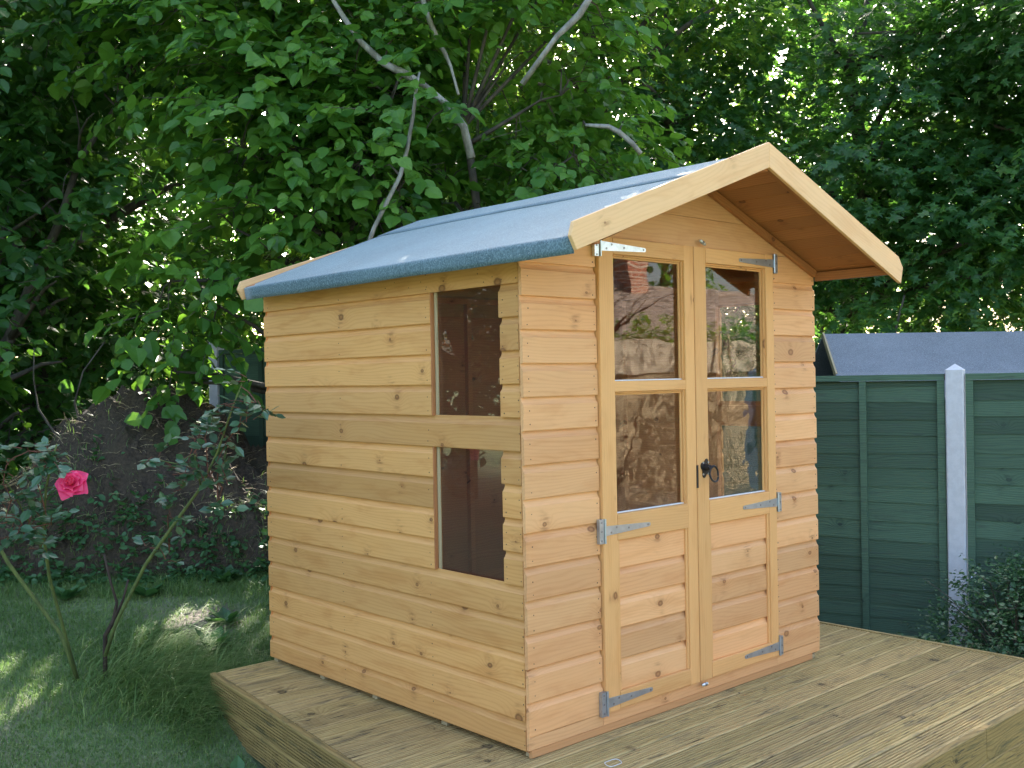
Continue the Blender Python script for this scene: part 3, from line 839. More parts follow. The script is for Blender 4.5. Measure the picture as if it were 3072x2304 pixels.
# ------------------------------------------------------------------ lapped panel fence
FD = Vector((-.316, .949, 0)).normalized(); FNm = Vector((-.949, -.316, 0))     # along, and towards the garden
FO = Vector((3.412, .045, 0))
fence = thing('garden_fence', (FO.x, FO.y, -.25), 'dark green lapped panel fence with pale concrete posts behind the summerhouse', 'fence')
FL = 1.932
def fpos(u, v, z): q = FO + FD * u + FNm * v; return (q.x - FO.x, q.y - FO.y, z + .25)
angf = math.atan2(FD.y, FD.x)
lifts = {-3: 0, -2: 0, -1: 0, 0: 0.0, 1: .12, 2: .30, 3: .42, 4: .45, 5: .45}
pm = None
def concrete_post(u, zt_):
    mb = MB(); a = .049
    z0, z1 = -.6, zt_
    prof = [(-a, -a), (a, -a), (a, a), (-a, a)]
    ch = .006
    oc = [(-a + ch, -a), (a - ch, -a), (a, -a + ch), (a, a - ch), (a - ch, a), (-a + ch, a), (-a, a - ch), (-a, -a + ch)]
    V = [(x, y, z0) for x, y in oc] + [(x, y, z1 - .035) for x, y in oc] + [(0, 0, z1)]
    F = [(i, (i + 1) % 8, 8 + (i + 1) % 8, 8 + i) for i in range(8)] + [(8 + i, 8 + (i + 1) % 8, 16) for i in range(8)]
    mb.add(V, F); o = mb.build('concrete_post', M['concrete'], fence, fpos(u, 0.0, -.25 + .25 - .25), (0, 0, angf))
    o.location = fpos(u, 0, 0); return o
for i in range(-1, 3):
    lf = lifts[i] if i in lifts else 0
    concrete_post(i * FL, 1.428 + (lf if i > 0 else 0))
    # panel between post i and i+1
    lf = lifts.get(i, 0) if i < 0 else lifts.get(i, 0)
    u0, u1 = i * FL + .056, (i + 1) * FL - .056
    if i == 2: concrete_post(3 * FL, 1.85)
    z0 = -.165 + lf; z1 = z0 + 1.535
    Lp = u1 - u0
    mb = MB()
    # frame: top cap, edge battens, centre batten (local: x along fence, -y towards the garden -> v>0)
    # the fence direction turned 180deg keeps local -y pointing to the garden
    mb.box(0, Lp, -.030, .012, 1.500, 1.535)
    for xa in (0, Lp - .040): mb.box(xa, xa + .040, -.026, -.008, 0, 1.499); 
    for xb in (Lp * .25, Lp * .5, Lp * .75): mb.box(xb - .019, xb + .019, -.026, -.008, 0, 1.499)
    mb.box(0, Lp, .012, .026, 0, .04)
    ang2 = angf + pi
    pa = mb.build('fence_panel', M['fence'], fence, fpos(u1, 0, z0), (0, 0, angf + pi))
    zz = 0.0; 
    while zz < 1.48:
        ex = random.uniform(.085, .112); hh = ex + .028
        mbs = MB(); nseg = 8; V = []; F = []
        ph = random.uniform(0, 6); am = random.uniform(.003, .009)
        for k in range(nseg + 1):
            x = .002 + (Lp - .004) * k / nseg; wv = am * sin(ph + x * random.uniform(3.2, 3.6)) + random.uniform(-.0015, .0015)
            zb_ = zz + wv * .8; zt2 = min(zz + hh, 1.498)
            V += [(x, -.0065, zb_), (x, .0015, zb_), (x, .0035, zt2), (x, .000, zt2)]
        for k in range(nseg):
            a = 4 * k
            F += [(a, a + 4, a + 7, a + 3), (a + 1, a + 2, a + 6, a + 5), (a, a + 1, a + 5, a + 4), (a + 3, a + 7, a + 6, a + 2)]
        mbs.add(V, F); mbs.build('slat', M['fence'], pa)
        zz += ex

# neighbour's outbuilding roof beyond the fence
nb = thing('neighbour_shed', (5.6, 1.0, -.25), "neighbour's shed with a weathered grey felt roof showing above the green fence", 'shed')
nb.rotation_euler = (0, 0, math.atan2(-1.052, 1.164) )
# local: x to the right along the ridge, -y towards the garden.  ridge left end at (4.836,1.74)
import mathutils
inv = (Matrix.Translation((5.6, 1.0, -.25)) @ Matrix.Rotation(math.atan2(-1.052, 1.164), 4, 'Z')).inverted()
rl = inv @ Vector((4.836, 1.74, 1.692))
L_ = 3.2
mb = MB()
xr0, yr0, zr0 = rl.x, rl.y, rl.z
# left verge leans outwards a little
V = [(xr0, yr0, zr0), (xr0 + L_, yr0, zr0 - .012), (xr0 + L_, yr0 - .42, zr0 - .33), (xr0 - .03, yr0 - .42, zr0 - .32)]
V += [(x, y + .012, z - .014) for x, y, z in V]
mb.add(V, [(0, 3, 2, 1), (4, 5, 6, 7), (0, 1, 5, 4), (1, 2, 6, 5), (2, 3, 7, 6), (3, 0, 4, 7)])
mb.build('felt_roof', M['feltgrey'], nb)
V = [(xr0 - .05, yr0 - .405, zr0 - .305), (xr0 + L_, yr0 - .405, zr0 - .318), (xr0 + L_, yr0 - .80, zr0 - .50), (xr0 - .07, yr0 - .80, zr0 - .50)]
V += [(x, y + .01, z - .015) for x, y, z in V]
mb = MB(); mb.add(V, [(0, 3, 2, 1), (4, 5, 6, 7), (0, 1, 5, 4), (1, 2, 6, 5), (2, 3, 7, 6), (3, 0, 4, 7)])
mb.build('felt_sheet', M['feltgrey'], nb)
mb = MB(); mb.box(xr0 + .02, xr0 + L_ - .02, yr0 - .78, yr0 + .7, 0, zr0 - .53); mb.build('wall', M['fence'], nb)
V = [(xr0 - .02, yr0, zr0 - .02), (xr0 + L_, yr0, zr0 - .03), (xr0 + L_, yr0 + .8, zr0 - .52), (xr0 - .02, yr0 + .8, zr0 - .52)]
mb = MB(); mb.add(V + [(x, y, z - .015) for x, y, z in V], [(0, 1, 2, 3), (7, 6, 5, 4), (0, 4, 5, 1), (1, 5, 6, 2), (2, 6, 7, 3), (3, 7, 4, 0)])
mb.build('felt_roof', M['feltgrey'], nb)
timber('verge_board', nb, M['bearer'], (xr0 - .012, yr0, zr0 - .01), (xr0 - .045, yr0 - .42, zr0 - .33), .05, .014)

# ------------------------------------------------------------------ foliage
def unit(a): return a / np.maximum(np.linalg.norm(a, axis=-1, keepdims=True), 1e-9)
TPL = {
 'round': (np.array([(0, 0, 0), (-.34, .16, .05), (-.44, .48, .07), (-.27, .80, .03), (0, 1.04, -.10), (.27, .80, .03), (.44, .48, .07), (.34, .16, .05), (0, .5, -.05)]),
           [(8, 0, 1), (8, 1, 2), (8, 2, 3), (8, 3, 4), (8, 4, 5), (8, 5, 6), (8, 6, 7), (8, 7, 0)]),
 'maple': (np.array([(0, 0, 0), (-.52, .18, .04), (-.24, .42, .0), (-.50, .78, .03), (-.13, .70, 0), (0, 1.05, -.08), (.13, .70, 0), (.50, .78, .03), (.24, .42, 0), (.52, .18, .04), (0, .4, -.04)]),
           [(10, 0, 1), (10, 1, 2), (10, 2, 3), (10, 3, 4), (10, 4, 5), (10, 5, 6), (10, 6, 7), (10, 7, 8), (10, 8, 9), (10, 9, 0)]),
 'diamond': (np.array([(0, 0, 0), (-.36, .45, .05), (0, 1.0, -.06), (.36, .45, .05), (0, .45, -.03)]), [(4, 0, 1), (4, 1, 2), (4, 2, 3), (4, 3, 0)]),
 'oval': (np.array([(0, 0, 0), (-.27, .25, .03), (-.30, .6, .03), (0, 1.0, -.04), (.30, .6, .03), (.27, .25, .03), (0, .5, -.03)]),
          [(6, 0, 1), (6, 1, 2), (6, 2, 3), (6, 3, 4), (6, 4, 5), (6, 5, 0)]),
}
def leaf_arrays(pos, tip, nrm, size, tpl, v, r):
    T, Fc = TPL[tpl]; Fc = np.array(Fc)
    tip = unit(tip); side_v = unit(np.cross(tip, nrm)); nn = np.cross(side_v, tip)
    n_ = len(pos); sz = size[:, None, None]
    curl = r.uniform(.3, 1.9, n_)[:, None, None]
    jx = r.uniform(.85, 1.15, (n_, 1, 1))
    V = pos[:, None, :] + sz * (T[None, :, 0:1] * jx * side_v[:, None, :] + T[None, :, 1:2] * tip[:, None, :] + T[None, :, 2:3] * curl * nn[:, None, :])
    F = (Fc[None] + (np.arange(n_) * len(T))[:, None, None])
    return V.reshape(-1, 3), F.reshape(-1, 3), np.repeat(v, len(T))
def sprays(origin, direc, nleaf, slen, lsize, tpl, r, droop=.35, vbias=0.0, upness=.9):
    """leafy twigs: leaves alternate along each twig"""
    n_ = len(origin); k = nleaf
    t_ = (np.arange(k) + .6) / k
    d = unit(direc); L = slen * r.uniform(.6, 1.3, n_)
    hs = unit(np.cross(d, np.array([0, 0, 1.0])) + 1e-6)
    pts = origin[:, None] + d[:, None] * (L[:, None] * t_)[..., None]
    pts[..., 2] -= droop * (L[:, None] * t_ ** 2)
    pts += r.normal(0, .012, pts.shape)
    alt = np.where(np.arange(k) % 2 == 0, 1.0, -1.0)[None, :, None]
    dd = d[:, None] + np.zeros_like(pts); dd[..., 2] -= droop * 1.5 * t_[None]
    tip = unit(dd) * .75 + alt * hs[:, None] * .85 + r.normal(0, .28, pts.shape); tip[..., 2] -= r.uniform(.1, .7, tip.shape[:2])
    nrm = np.array([0, 0, upness]) + r.normal(0, .38, pts.shape) + d[:, None] * .45
    sz = lsize * r.uniform(.75, 1.15, (n_, 1)) * r.uniform(.5, 1.2, (n_, k)) 
    tv = np.clip(r.normal(.42 + vbias, .16, (n_, 1)) + r.normal(0, .12, (n_, k)), 0, 1)
    m3 = lambda a: a.reshape(-1, 3)
    return leaf_arrays(m3(pts), m3(tip), m3(nrm), sz.ravel(), tpl, tv.ravel(), r), (origin, d, L)
def noise3(p, f, seed):
    r = np.random.default_rng(seed); s = 0
    for _ in range(5):
        k = r.normal(0, 1, 3) * f; s = s + np.sin(p @ k + r.uniform(0, 6.28))
    return s / 2.2
def blob_points(blobs, n_, r, seed, gap=.1, f=2.0, hollow=.45):
    """points in a union of ellipsoids, thinned by a coarse noise so that gaps open"""
    out = []; dirs = []
    vol = np.array([b[3] * b[4] * b[5] for b in blobs]); vol = vol / vol.sum()
    for b, w_ in zip(blobs, vol):
        m_ = int(n_ * w_ * 1.6) + 8
        u = unit(r.normal(0, 1, (m_, 3))); rad = (hollow ** 3 + (1 - hollow ** 3) * r.random((m_, 1))) ** (1 / 3)
        rad = rad * (1 + .22 * noise3(u * 2.0, 1.4, seed + 5)[:, None])
        p = np.array(b[:3]) + u * rad * np.array(b[3:6])
        out.append(p); dirs.append(u * np.array([1, 1, .6]) )
    p = np.concatenate(out); d = np.concatenate(dirs)
    keep = noise3(p, f, seed) > (-1.0 + gap * 2)
    p, d = p[keep], d[keep]
    idx = r.permutation(len(p))[:n_]
    return p[idx], d[idx]
TRI = [0]
GAPS = [((-.80, 3.55, .09), .46), ((-.80, 3.95, .15), .25), ((.228, 2.61, .05), .13)]     # breaks in the canopy that let sun through
def tree(name, base, label, cat, blobs, n_spray, nleaf, slen, lsize, tpl, leafm, barkm, seed, group=None, trunk_r=.10, gap=.1, vbias=0,
         limbs=None, trunk=None, twigs=True, droop=.35, f=2.0, hollow=.45, multi=1, auto=3, branchm=None):
    r = np.random.default_rng(seed); random.seed(seed)
    T = thing(name, base, label, cat, group); B = np.array(base)
    blobs = [tuple(np.array(b[:3]) - B) + tuple(b[3:6]) for b in blobs]
    p, d = blob_points(blobs, n_spray, r, seed, gap, f, hollow)
    gz = ground(p[:, 0] + B[0], p[:, 1] + B[1]) - B[2]
    ok = p[:, 2] > gz + .12
    sdv = np.array(sd)
    for g0, gr in GAPS:
        q_ = p + B - np.array(g0); al = q_ @ sdv
        ok &= ~((np.linalg.norm(q_ - al[:, None] * sdv, axis=1) < gr + slen * .62) & (al > 0))
    p, d = p[ok], d[ok]
    d = d + r.normal(0, .35, d.shape); d[:, 2] *= .6
    (V, F, v), (o_, dd, L) = sprays(p, d, nleaf, slen, lsize, tpl, r, droop, vbias)
    me = npmesh('crown', V, F, M[leafm], False, v); obj('crown', me, T); TRI[0] += len(F)
    mb = MB()
    stems = []
    cen = [Vector(b[:3]) for b in blobs]
    top = max(b[2] + b[5] * .5 for b in blobs)
    if trunk is None:
        for s in range(multi):
            mx = sum((c.x for c in cen)) / len(cen); my = sum((c.y for c in cen)) / len(cen)
            off = Vector((random.uniform(-.25, .25), random.uniform(-.25, .25), 0)) * (multi > 1)
            tgt = Vector((mx * .8, my * .8, top)) if multi == 1 else cen[s % len(cen)] + Vector((0, 0, .4))
            pts = []; kk = 7
            for i in range(kk + 1):
                e = i / kk
                q = off + (tgt - off) * e; q.z = -.15 + (tgt.z + .15) * e ** .9
                pts.append(q + Vector((random.uniform(-.07, .07), random.uniform(-.07, .07), 0)) * (1 + top * .12) * (i > 0))
            rr = [trunk_r * (1 - .78 * i / kk) * (1.25 if i == 0 else 1) for i in range(kk + 1)]
            mb.tube(pts, rr, 9); stems.append((pts, rr))
    else:
        for pts, rr in trunk:
            pts = [Vector(q) - Vector(base) for q in pts]; mb.tube(pts, rr, 9); stems.append((pts, rr))
    mb.build('trunk', M[branchm or barkm], T, smooth=True)
    lb = MB()
    allst = [(q, rr_) for pts, rr in stems for q, rr_ in zip(pts[1:], rr[1:])]
    subs = []
    for c, b in zip(cen, blobs):
        for _ in range(1 if limbs else auto):
            e = c + Vector((random.uniform(-.6, .6) * b[3], random.uniform(-.6, .6) * b[4], random.uniform(-.3, .7) * b[5]))
            cand = sorted(allst, key=lambda s_: (s_[0] - e).length + max(0, s_[0].z - e.z + .3) * 2)
            q, qr = cand[0]
            mid = (q + e) / 2 + Vector((random.uniform(-.15, .15), random.uniform(-.15, .15), .12)) * (e - q).length * .4
            pts = [q, q.lerp(mid, .5), mid, mid.lerp(e, .55) + Vector((0, 0, .03)), e]
            r0 = min(qr * .7, trunk_r * .5)
            lb.tube(pts, [r0, r0 * .8, r0 * .6, r0 * .4, r0 * .2], 6); subs += pts[2:]
    if limbs:
        for pts, rr in limbs:
            pts = [Vector(q) - Vector(base) for q in pts]; l1 = MB(); l1.tube(pts, rr, 7); l1.build('limb', M[barkm], T, smooth=True); subs += pts
    lb.build('branch', M[branchm or barkm], T, smooth=True)['kind'] = 'stuff'
    if twigs:
        tb = MB(); sub_np = np.array([tuple(s_) for s_ in subs]) if subs else np.zeros((1, 3))
        sel = r.permutation(len(o_))[:min(len(o_), 700)]
        for i in sel:
            o1 = Vector(o_[i]); e = o1 + Vector(dd[i]) * float(L[i]) * .8; e.z -= droop * L[i] * .6
            j = np.argmin(((sub_np - o_[i]) ** 2).sum(1)); q = Vector(sub_np[j])
            if (q - o1).length < .30: tb.tube([q, q.lerp(o1, .5) + Vector((0, 0, .05)), o1, e], [.009, .006, .004, .002], 3, cap=False)
            else: tb.tube([o1, e], [.004, .002], 3, cap=False)
        o = tb.build('twig', M[branchm or barkm], T); o['kind'] = 'stuff'
    return T

# 1 dark hazel at the left
tree('hazel_bush', (-.35, 6.7, .33), 'dark leafy hazel with several leaning stems at the far left beyond the rose bush', 'tree',
     [(-.5, 6.2, 3.4, 1.0, 1.1, 1.2), (.1, 5.9, 4.6, 1.1, 1.2, 1.1), (.0, 5.9, 2.5, .85, .9, .8), (.75, 5.5, 3.2, .75, .9, 1.2), (-.35, 6.4, 1.9, .9, .8, .55), (.6, 5.9, 5.8, 1.5, 1.5, 1.2), (-1.2, 6.8, 4.6, 1.3, 1.3, 1.6),
      (.55, 5.3, 2.1, .55, .6, .55), (1.0, 5.0, 4.4, .8, .8, .9), (.2, 7.2, 3.2, 1.2, 1.0, 1.6), (.9, 6.6, 2.3, .9, .8, 1.0), (-.2, 6.0, 1.0, .8, .6, .6), (.6, 5.9, 1.2, .7, .5, .6)],
     2100, 10, .40, .115, 'round', 'hazel_dark', 'bark', 21, trunk_r=.075, multi=5, gap=.12)
# low bright sprays over the heap
tree('lime_sapling', (-.15, 4.9, .22), 'low sapling with fresh green leaves at the left edge beside the soil heap', 'tree',
     [(-.20, 4.75, 1.25, .42, .35, .28), (.20, 4.55, 1.30, .36, .30, .26), (-.5, 5.2, 1.4, .45, .4, .3), (.45, 4.7, 1.55, .35, .3, .22), (-.28, 4.55, .98, .25, .2, .18), (-.38, 4.75, .92, .40, .3, .26), (-.05, 4.85, 1.0, .35, .3, .25)],
     330, 9, .30, .105, 'round', 'hazel', 'bark', 22, trunk_r=.016, multi=3, gap=.05, vbias=.18, auto=0)
# 2 hazel over the left end of the summerhouse roof, with the dark forked stem
tree('hazel_tree', (1.85, 3.95, .1), 'hazel with a dark forked stem rising behind the left end of the roof', 'tree',
     [(1.25, 4.0, 3.2, .70, .70, .65), (1.1, 3.9, 2.45, .55, .55, .45), (1.7, 3.6, 2.8, .55, .55, .5), (1.9, 3.9, 3.7, .8, .8, .7), (1.0, 4.4, 3.9, .7, .7, .55), (.62, 4.15, 2.0, .42, .45, .42), (1.55, 4.2, 4.7, .9, .9, .6), (.7, 4.3, 1.45, .28, .3, .25)],
     900, 9, .38, .122, 'round', 'hazel', 'greybark', 23, branchm='bark', trunk_r=.07, gap=.14, vbias=.26,
     trunk=[([(1.93, 3.9, .0), (1.83, 3.85, 1.1), (1.74, 3.81, 1.9), (1.664, 3.808, 2.396), (1.609, 3.86, 2.589), (1.543, 3.921, 2.762)], [.075, .066, .058, .052, .046, .036]),
            ([(1.543, 3.921, 2.762), (1.498, 3.963, 2.987), (1.453, 4.006, 3.186), (1.428, 4.031, 3.437), (1.40, 4.05, 3.9)], [.024, .018, .015, .012, .006]),
            ([(1.60, 3.87, 2.62), (1.66, 3.80, 2.72), (1.70, 3.75, 2.90), (1.75, 3.7, 3.2)], [.018, .013, .01, .006]),
            ([(1.543, 3.921, 2.75), (1.44, 4.0, 2.86), (1.36, 4.08, 3.08), (1.30, 4.1, 3.3)], [.016, .012, .01, .006])])
# 3 hazel behind the middle of the roof with long pale branches
tree('hazel_tree', (2.62, 3.2, 0), 'spreading hazel with long pale grey branches arching behind the middle of the roof', 'tree',
     [(2.2, 3.3, 3.0, .75, .7, .55), (2.75, 2.85, 2.75, .65, .6, .5), (2.6, 3.1, 3.6, .75, .7, .5), (3.05, 2.6, 3.15, .5, .5, .40), (2.9, 2.7, 3.9, .55, .5, .5), (2.0, 3.7, 3.5, .6, .6, .5), (2.4, 3.5, 4.4, .8, .8, .5), (1.95, 3.3, 2.35, .4, .4, .3), (3.3, 3.5, 5.1, .9, .9, .6), (2.6, 3.4, 5.0, .7, .7, .5), (3.6, 2.7, 4.9, .6, .6, .4), (3.0, 2.6, 4.7, .6, .6, .35), (2.5, 2.6, 5.0, .7, .6, .35)],  # highest blobs, above the view, are added to keep sun flecks off the roof
     1550, 8, .34, .100, 'round', 'hazel', 'greybark', 24, branchm='bark', trunk_r=.05, gap=.20, vbias=.24, f=2.6,
     trunk=[([(2.62, 3.2, -.2), (2.60, 3.15, 1.0), (2.52, 3.12, 2.2), (2.40, 3.15, 3.1), (2.376, 3.171, 3.229)], [.06, .045, .035, .028, .024])],
     limbs=[([(1.293, 3.360, 4.129), (1.379, 3.311, 3.949), (1.427, 3.266, 3.838), (1.506, 3.194, 3.677), (1.620, 3.089, 3.528), (1.728, 2.991, 3.452), (1.826, 2.902, 3.364), (1.941, 2.796, 3.228), (2.011, 2.732, 3.092), (2.051, 2.703, 2.880)], [.010, .015, .018, .021, .024, .027, .024, .024, .028, .03]),
            ([(1.894, 3.091, 4.267), (1.940, 3.053, 4.005), (1.966, 3.029, 3.879), (2.010, 2.988, 3.728), (2.046, 2.955, 3.639), (2.072, 2.930, 3.551), (2.070, 2.851, 3.342)], [.010, .019, .019, .018, .015, .011, .01]),
            ([(2.569, 1.981, 4.036), (2.515, 2.033, 3.863), (2.469, 2.074, 3.770), (2.406, 2.130, 3.688), (2.360, 2.170, 3.635), (2.236, 2.388, 3.342)], [.020, .023, .024, .022, .018, .02]),
            ([(1.663, 2.758, 3.398), (1.612, 2.721, 3.288), (1.591, 2.737, 3.101), (1.561, 2.762, 2.891), (1.523, 2.795, 2.716), (1.450, 2.859, 2.530), (1.391, 2.912, 2.379), (1.293, 2.990, 2.047)], [.010, .012, .013, .013, .014, .015, .015, .016]),
            ([(2.606, 2.166, 3.083), (2.734, 2.077, 3.074), (2.788, 2.029, 3.036), (2.850, 1.971, 2.961), (2.894, 1.931, 2.887)], [.010, .017, .018, .018, .016])])
# 4 yellowish tree right of centre, farther off
tree('field_maple', (6.4, 5.2, 0), 'yellow green tree in the distance between the hazel and the big maple', 'tree',
     [(5.7, 5.3, 5.6, 1.3, 1.2, 1.0), (6.2, 4.4, 5.2, 1.1, 1.0, .7), (5.2, 5.6, 4.6, 1.0, 1.0, .7), (6.6, 5.0, 6.8, 1.6, 1.5, 1.2), (5.0, 6.2, 6.4, 1.6, 1.5, 1.3)],
     1500, 9, .42, .095, 'maple', 'lime', 'bark', 25, trunk_r=.17, gap=.24, vbias=0, twigs=True)
# dark trees behind it
tree('sycamore', (8.0, 5.6, 0), 'dark foliage sycamore standing in the shade behind the ridge of the summerhouse', 'tree',
     [(7.3, 5.4, 4.0, 1.7, 1.5, 1.2), (6.3, 6.2, 3.2, 1.4, 1.3, 1.1), (7.9, 4.8, 5.2, 1.5, 1.4, 1.2), (7.2, 5.9, 2.6, 1.5, 1.3, 1.0), (6.6, 4.4, 3.2, .8, .8, .7), (6.3, 4.9, 4.2, 1.0, .9, .8), (5.9, 4.0, 2.2, .8, .7, .7)],
     2300, 9, .42, .10, 'maple', 'maple', 'bark', 26, trunk_r=.22, gap=.12, vbias=-.1, twigs=False)
# 5 big maple on the right
tree('norway_maple', (8.55, 3.75, 0), 'large dark green maple above the right slope of the roof with bright sky gaps', 'tree',
     [(8.4, 3.5, 4.3, 1.7, 1.7, 1.1), (7.6, 3.2, 3.2, 1.2, 1.2, .9), (8.9, 2.5, 3.4, 1.5, 1.4, 1.1), (8.3, 3.9, 5.9, 1.9, 1.9, 1.3), (7.4, 2.3, 2.45, 1.0, 1.0, .65), (9.4, 1.9, 4.9, 1.6, 1.6, 1.2), (8.0, 4.4, 2.3, 1.2, 1.2, .8)],
     3500, 9, .42, .112, 'maple', 'maple', 'bark', 27, trunk_r=.15, gap=.16, vbias=.04, twigs=False, f=1.7)
tree('norway_maple', (9.2, 1.5, 0), 'tall maple with spreading dark branches at the right edge above the grey felt roof', 'tree',
     [(8.8, 1.2, 3.6, 1.3, 1.3, 1.2), (8.2, .9, 5.1, 1.3, 1.3, 1.0), (9.6, .2, 2.9, 1.2, 1.2, 1.0), (7.9, 1.6, 2.6, .9, .9, .7), (9.9, .5, 3.6, 1.3, 1.3, 1.0)],
     2900, 9, .42, .105, 'maple', 'maple', 'bark', 28, trunk_r=.19, gap=.16, vbias=.05, twigs=False, f=1.7,
     limbs=[([(9.2, 1.5, 4.2), (8.6, 1.9, 4.7), (8.0, 2.4, 4.9), (7.5, 2.9, 4.9)], [.06, .04, .025, .012])])
# two dark laurels added to darken the panes, lighter bushes above the neighbour's roof
for q, (bx, by, lb, lm, sd2) in enumerate([
      (5.3, 3.3, 'dark laurel bush added behind the summerhouse to block bright sky seen through its panes', 'hazel_dark', 30), (6.1, 4.2, 'second dark laurel bush added behind the summerhouse, further darkening the view through its panes', 'hazel_dark', 29),
      (6.55, 2.35, 'pale green elder bush directly behind the left part of the grey felt roof', 'hazel', 31),
      (7.3, 1.3, 'yellow green privet bush behind the middle of the grey felt roof', 'lime', 32),
      (7.9, .35, 'dense green laurel bush behind the right part of the grey felt roof', 'hazel_dark', 33)]):
    tree('bush', (bx, by, -.1), lb, 'bush', [(bx, by, 1.2, .85, .8, .85), (bx + .6, by + .8, 1.3, .8, .8, .95), (bx + .2, by - .3, 1.7, .6, .6, .45), (bx - .3, by + .4, 1.6, .6, .6, .45)],
         1500 if sd2 < 31 else 520, 8, .3, .065 if sd2 > 30 else .085, 'oval' if sd2 > 30 else 'diamond', lm, 'bark', sd2, trunk_r=.04, gap=.1 if sd2 > 30 else -.3, twigs=False, multi=3)
# back rows: tall trees that close the view, sunlit ones given a brighter leaf colour
back = [(4.2, 9.2, 'lime', 8.5), (6.8, 8.2, 'lime', 8.0), (9.4, 7.4, 'lime', 8.5), (1.8, 9.9, 'maple', 8.6), (-1.2, 10.2, 'hazel_dark', 8.3), (12.2, 4.6, 'lime', 7.2), (12.4, 1.2, 'lime', 5.2),
        (12.6, -1.6, 'maple', 6.5), (3.9, 6.4, 'hazel_dark', 7.0), (10.5, 10.5, 'maple', 10), (5.2, 12.5, 'maple', 10), (14.5, 7.5, 'maple', 11), (-3.2, 9.0, 'maple', 8), (.5, 13.2, 'lime', 10), (-5.3, 6.9, 'maple', 4.6), (-7.2, 4.6, 'maple', 3.9), (-6.6, 5.8, 'hazel_dark', 4.2), (-2.2, 12.5, 'maple', 10), (2.8, 12.0, 'maple', 10), (8.6, 12.5, 'maple', 11), (-5.0, 11.0, 'maple', 9), (1.0, 8.3, 'hazel_dark', 5.5)]
names = ['sunlit ash tree filling the gap above the left end of the roof', 'bright sunlit tree glimpsed through the hazel above the roof middle', 'sunlit tree glowing yellow green left of the roof peak in the distance',
         'shaded tree directly behind the left hazel', 'shaded tree behind the leftmost hazel stems', 'sunlit tree showing through the maple above the right barge board',
         'sunlit tree glowing through gaps near the right edge', 'shaded tree outside the right edge of the view', 'small shaded tree close behind the felt roof and hazel', 'tall dark tree far behind the roof peak',
         'tall dark tree far behind the middle hazel', 'tall dark tree far behind the big maple', 'shaded tree beyond the left edge of the lawn', 'sunlit tree far behind the left hazel', 'tree on the left side of the garden outside the view', 'shaded tree at the left boundary outside the view', 'bushy tree between the two shaded trees at the left boundary', 'tall tree far behind the dark hazel stems', 'tall tree far behind the forked hazel', 'tall tree far behind the right slope of the roof', 'tall tree far off beyond the left edge', 'dense dark thicket directly behind the soil heap and the left hazel']
cats = {}
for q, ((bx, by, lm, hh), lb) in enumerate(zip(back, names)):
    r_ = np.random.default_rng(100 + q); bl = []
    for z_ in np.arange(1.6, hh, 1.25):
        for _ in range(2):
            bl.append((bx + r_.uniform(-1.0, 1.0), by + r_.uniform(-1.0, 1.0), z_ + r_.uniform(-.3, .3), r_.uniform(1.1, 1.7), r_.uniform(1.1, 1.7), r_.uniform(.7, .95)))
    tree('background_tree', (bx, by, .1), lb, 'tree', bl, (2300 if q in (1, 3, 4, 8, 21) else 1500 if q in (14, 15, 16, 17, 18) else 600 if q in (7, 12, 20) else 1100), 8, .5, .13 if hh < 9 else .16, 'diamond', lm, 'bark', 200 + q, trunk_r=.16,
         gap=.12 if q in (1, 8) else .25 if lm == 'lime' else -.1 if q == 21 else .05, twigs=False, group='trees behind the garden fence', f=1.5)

# ------------------------------------------------------------------ soil heap with dry stalks
def heap_h(u, v):
    return 0
r = np.random.default_rng(5)
hx, hy = .62, 4.62
nn_ = 120; V = []; F = []
gx = np.linspace(-1.7, 1.7, nn_); gy = np.linspace(-1.3, 1.3, nn_)
GX, GY = np.meshgrid(gx, gy, indexing='ij')
# axis across the view
ux, uy = .741, -.671
WX = hx + GX * ux + GY * .671; WY = hy + GX * uy + GY * .741
GH = ground(WX, WY)
prof_ = np.interp(GX, [-1.7, -1.2, -.75, -.48, -.2, .15, .34, .5, .62, 1.0, 1.3, 1.7], [0, .28, .52, .80, .95, .96, .88, .80, .60, .52, .38, .1])
dep = np.clip(1 - (GY / 1.05) ** 2, 0, 1) ** .65
rough = .045 * np.sin(GX * 9 + np.sin(GY * 7) * 2) * np.cos(GY * 11 + GX * 3) + .025 * np.sin(GX * 23 + GY * 17) + r.normal(0, .009, GX.shape)
rough += .05 * noise3(np.stack([GX, GY, GX * 0], -1).reshape(-1, 3), 6.0, 3).reshape(GX.shape)
Hh = prof_ * dep * 1.0 + 1.5 * rough * np.clip(prof_ * dep * 4, 0, 1) - .03
ZZ = GH + Hh
V = np.stack([WX.ravel() - hx, WY.ravel() - hy, ZZ.ravel()], 1)
I = np.arange(nn_ * nn_).reshape(nn_, nn_)
F = np.stack([I[:-1, :-1].ravel(), I[1:, :-1].ravel(), I[1:, 1:].ravel(), I[:-1, 1:].ravel()], 1)
heap = thing('soil_heap', (hx, hy, 0), 'mound of dark soil and rotted clippings between the rose bushes and the rear fence', 'soil heap')
obj('mound', npmesh('mound', V, F, M['heap'], False), heap)
def heapz(x, y):
    a = (x - hx) * ux + (y - hy) * uy; b = (x - hx) * .671 + (y - hy) * .741
    i = int(round((a + 1.7) / 3.4 * (nn_ - 1))); j = int(round((b + 1.3) / 2.6 * (nn_ - 1)))
    if 0 <= i < nn_ and 0 <= j < nn_: return float(ZZ[i, j])
    return float(ground(x, y))
mb = MB(); random.seed(3)
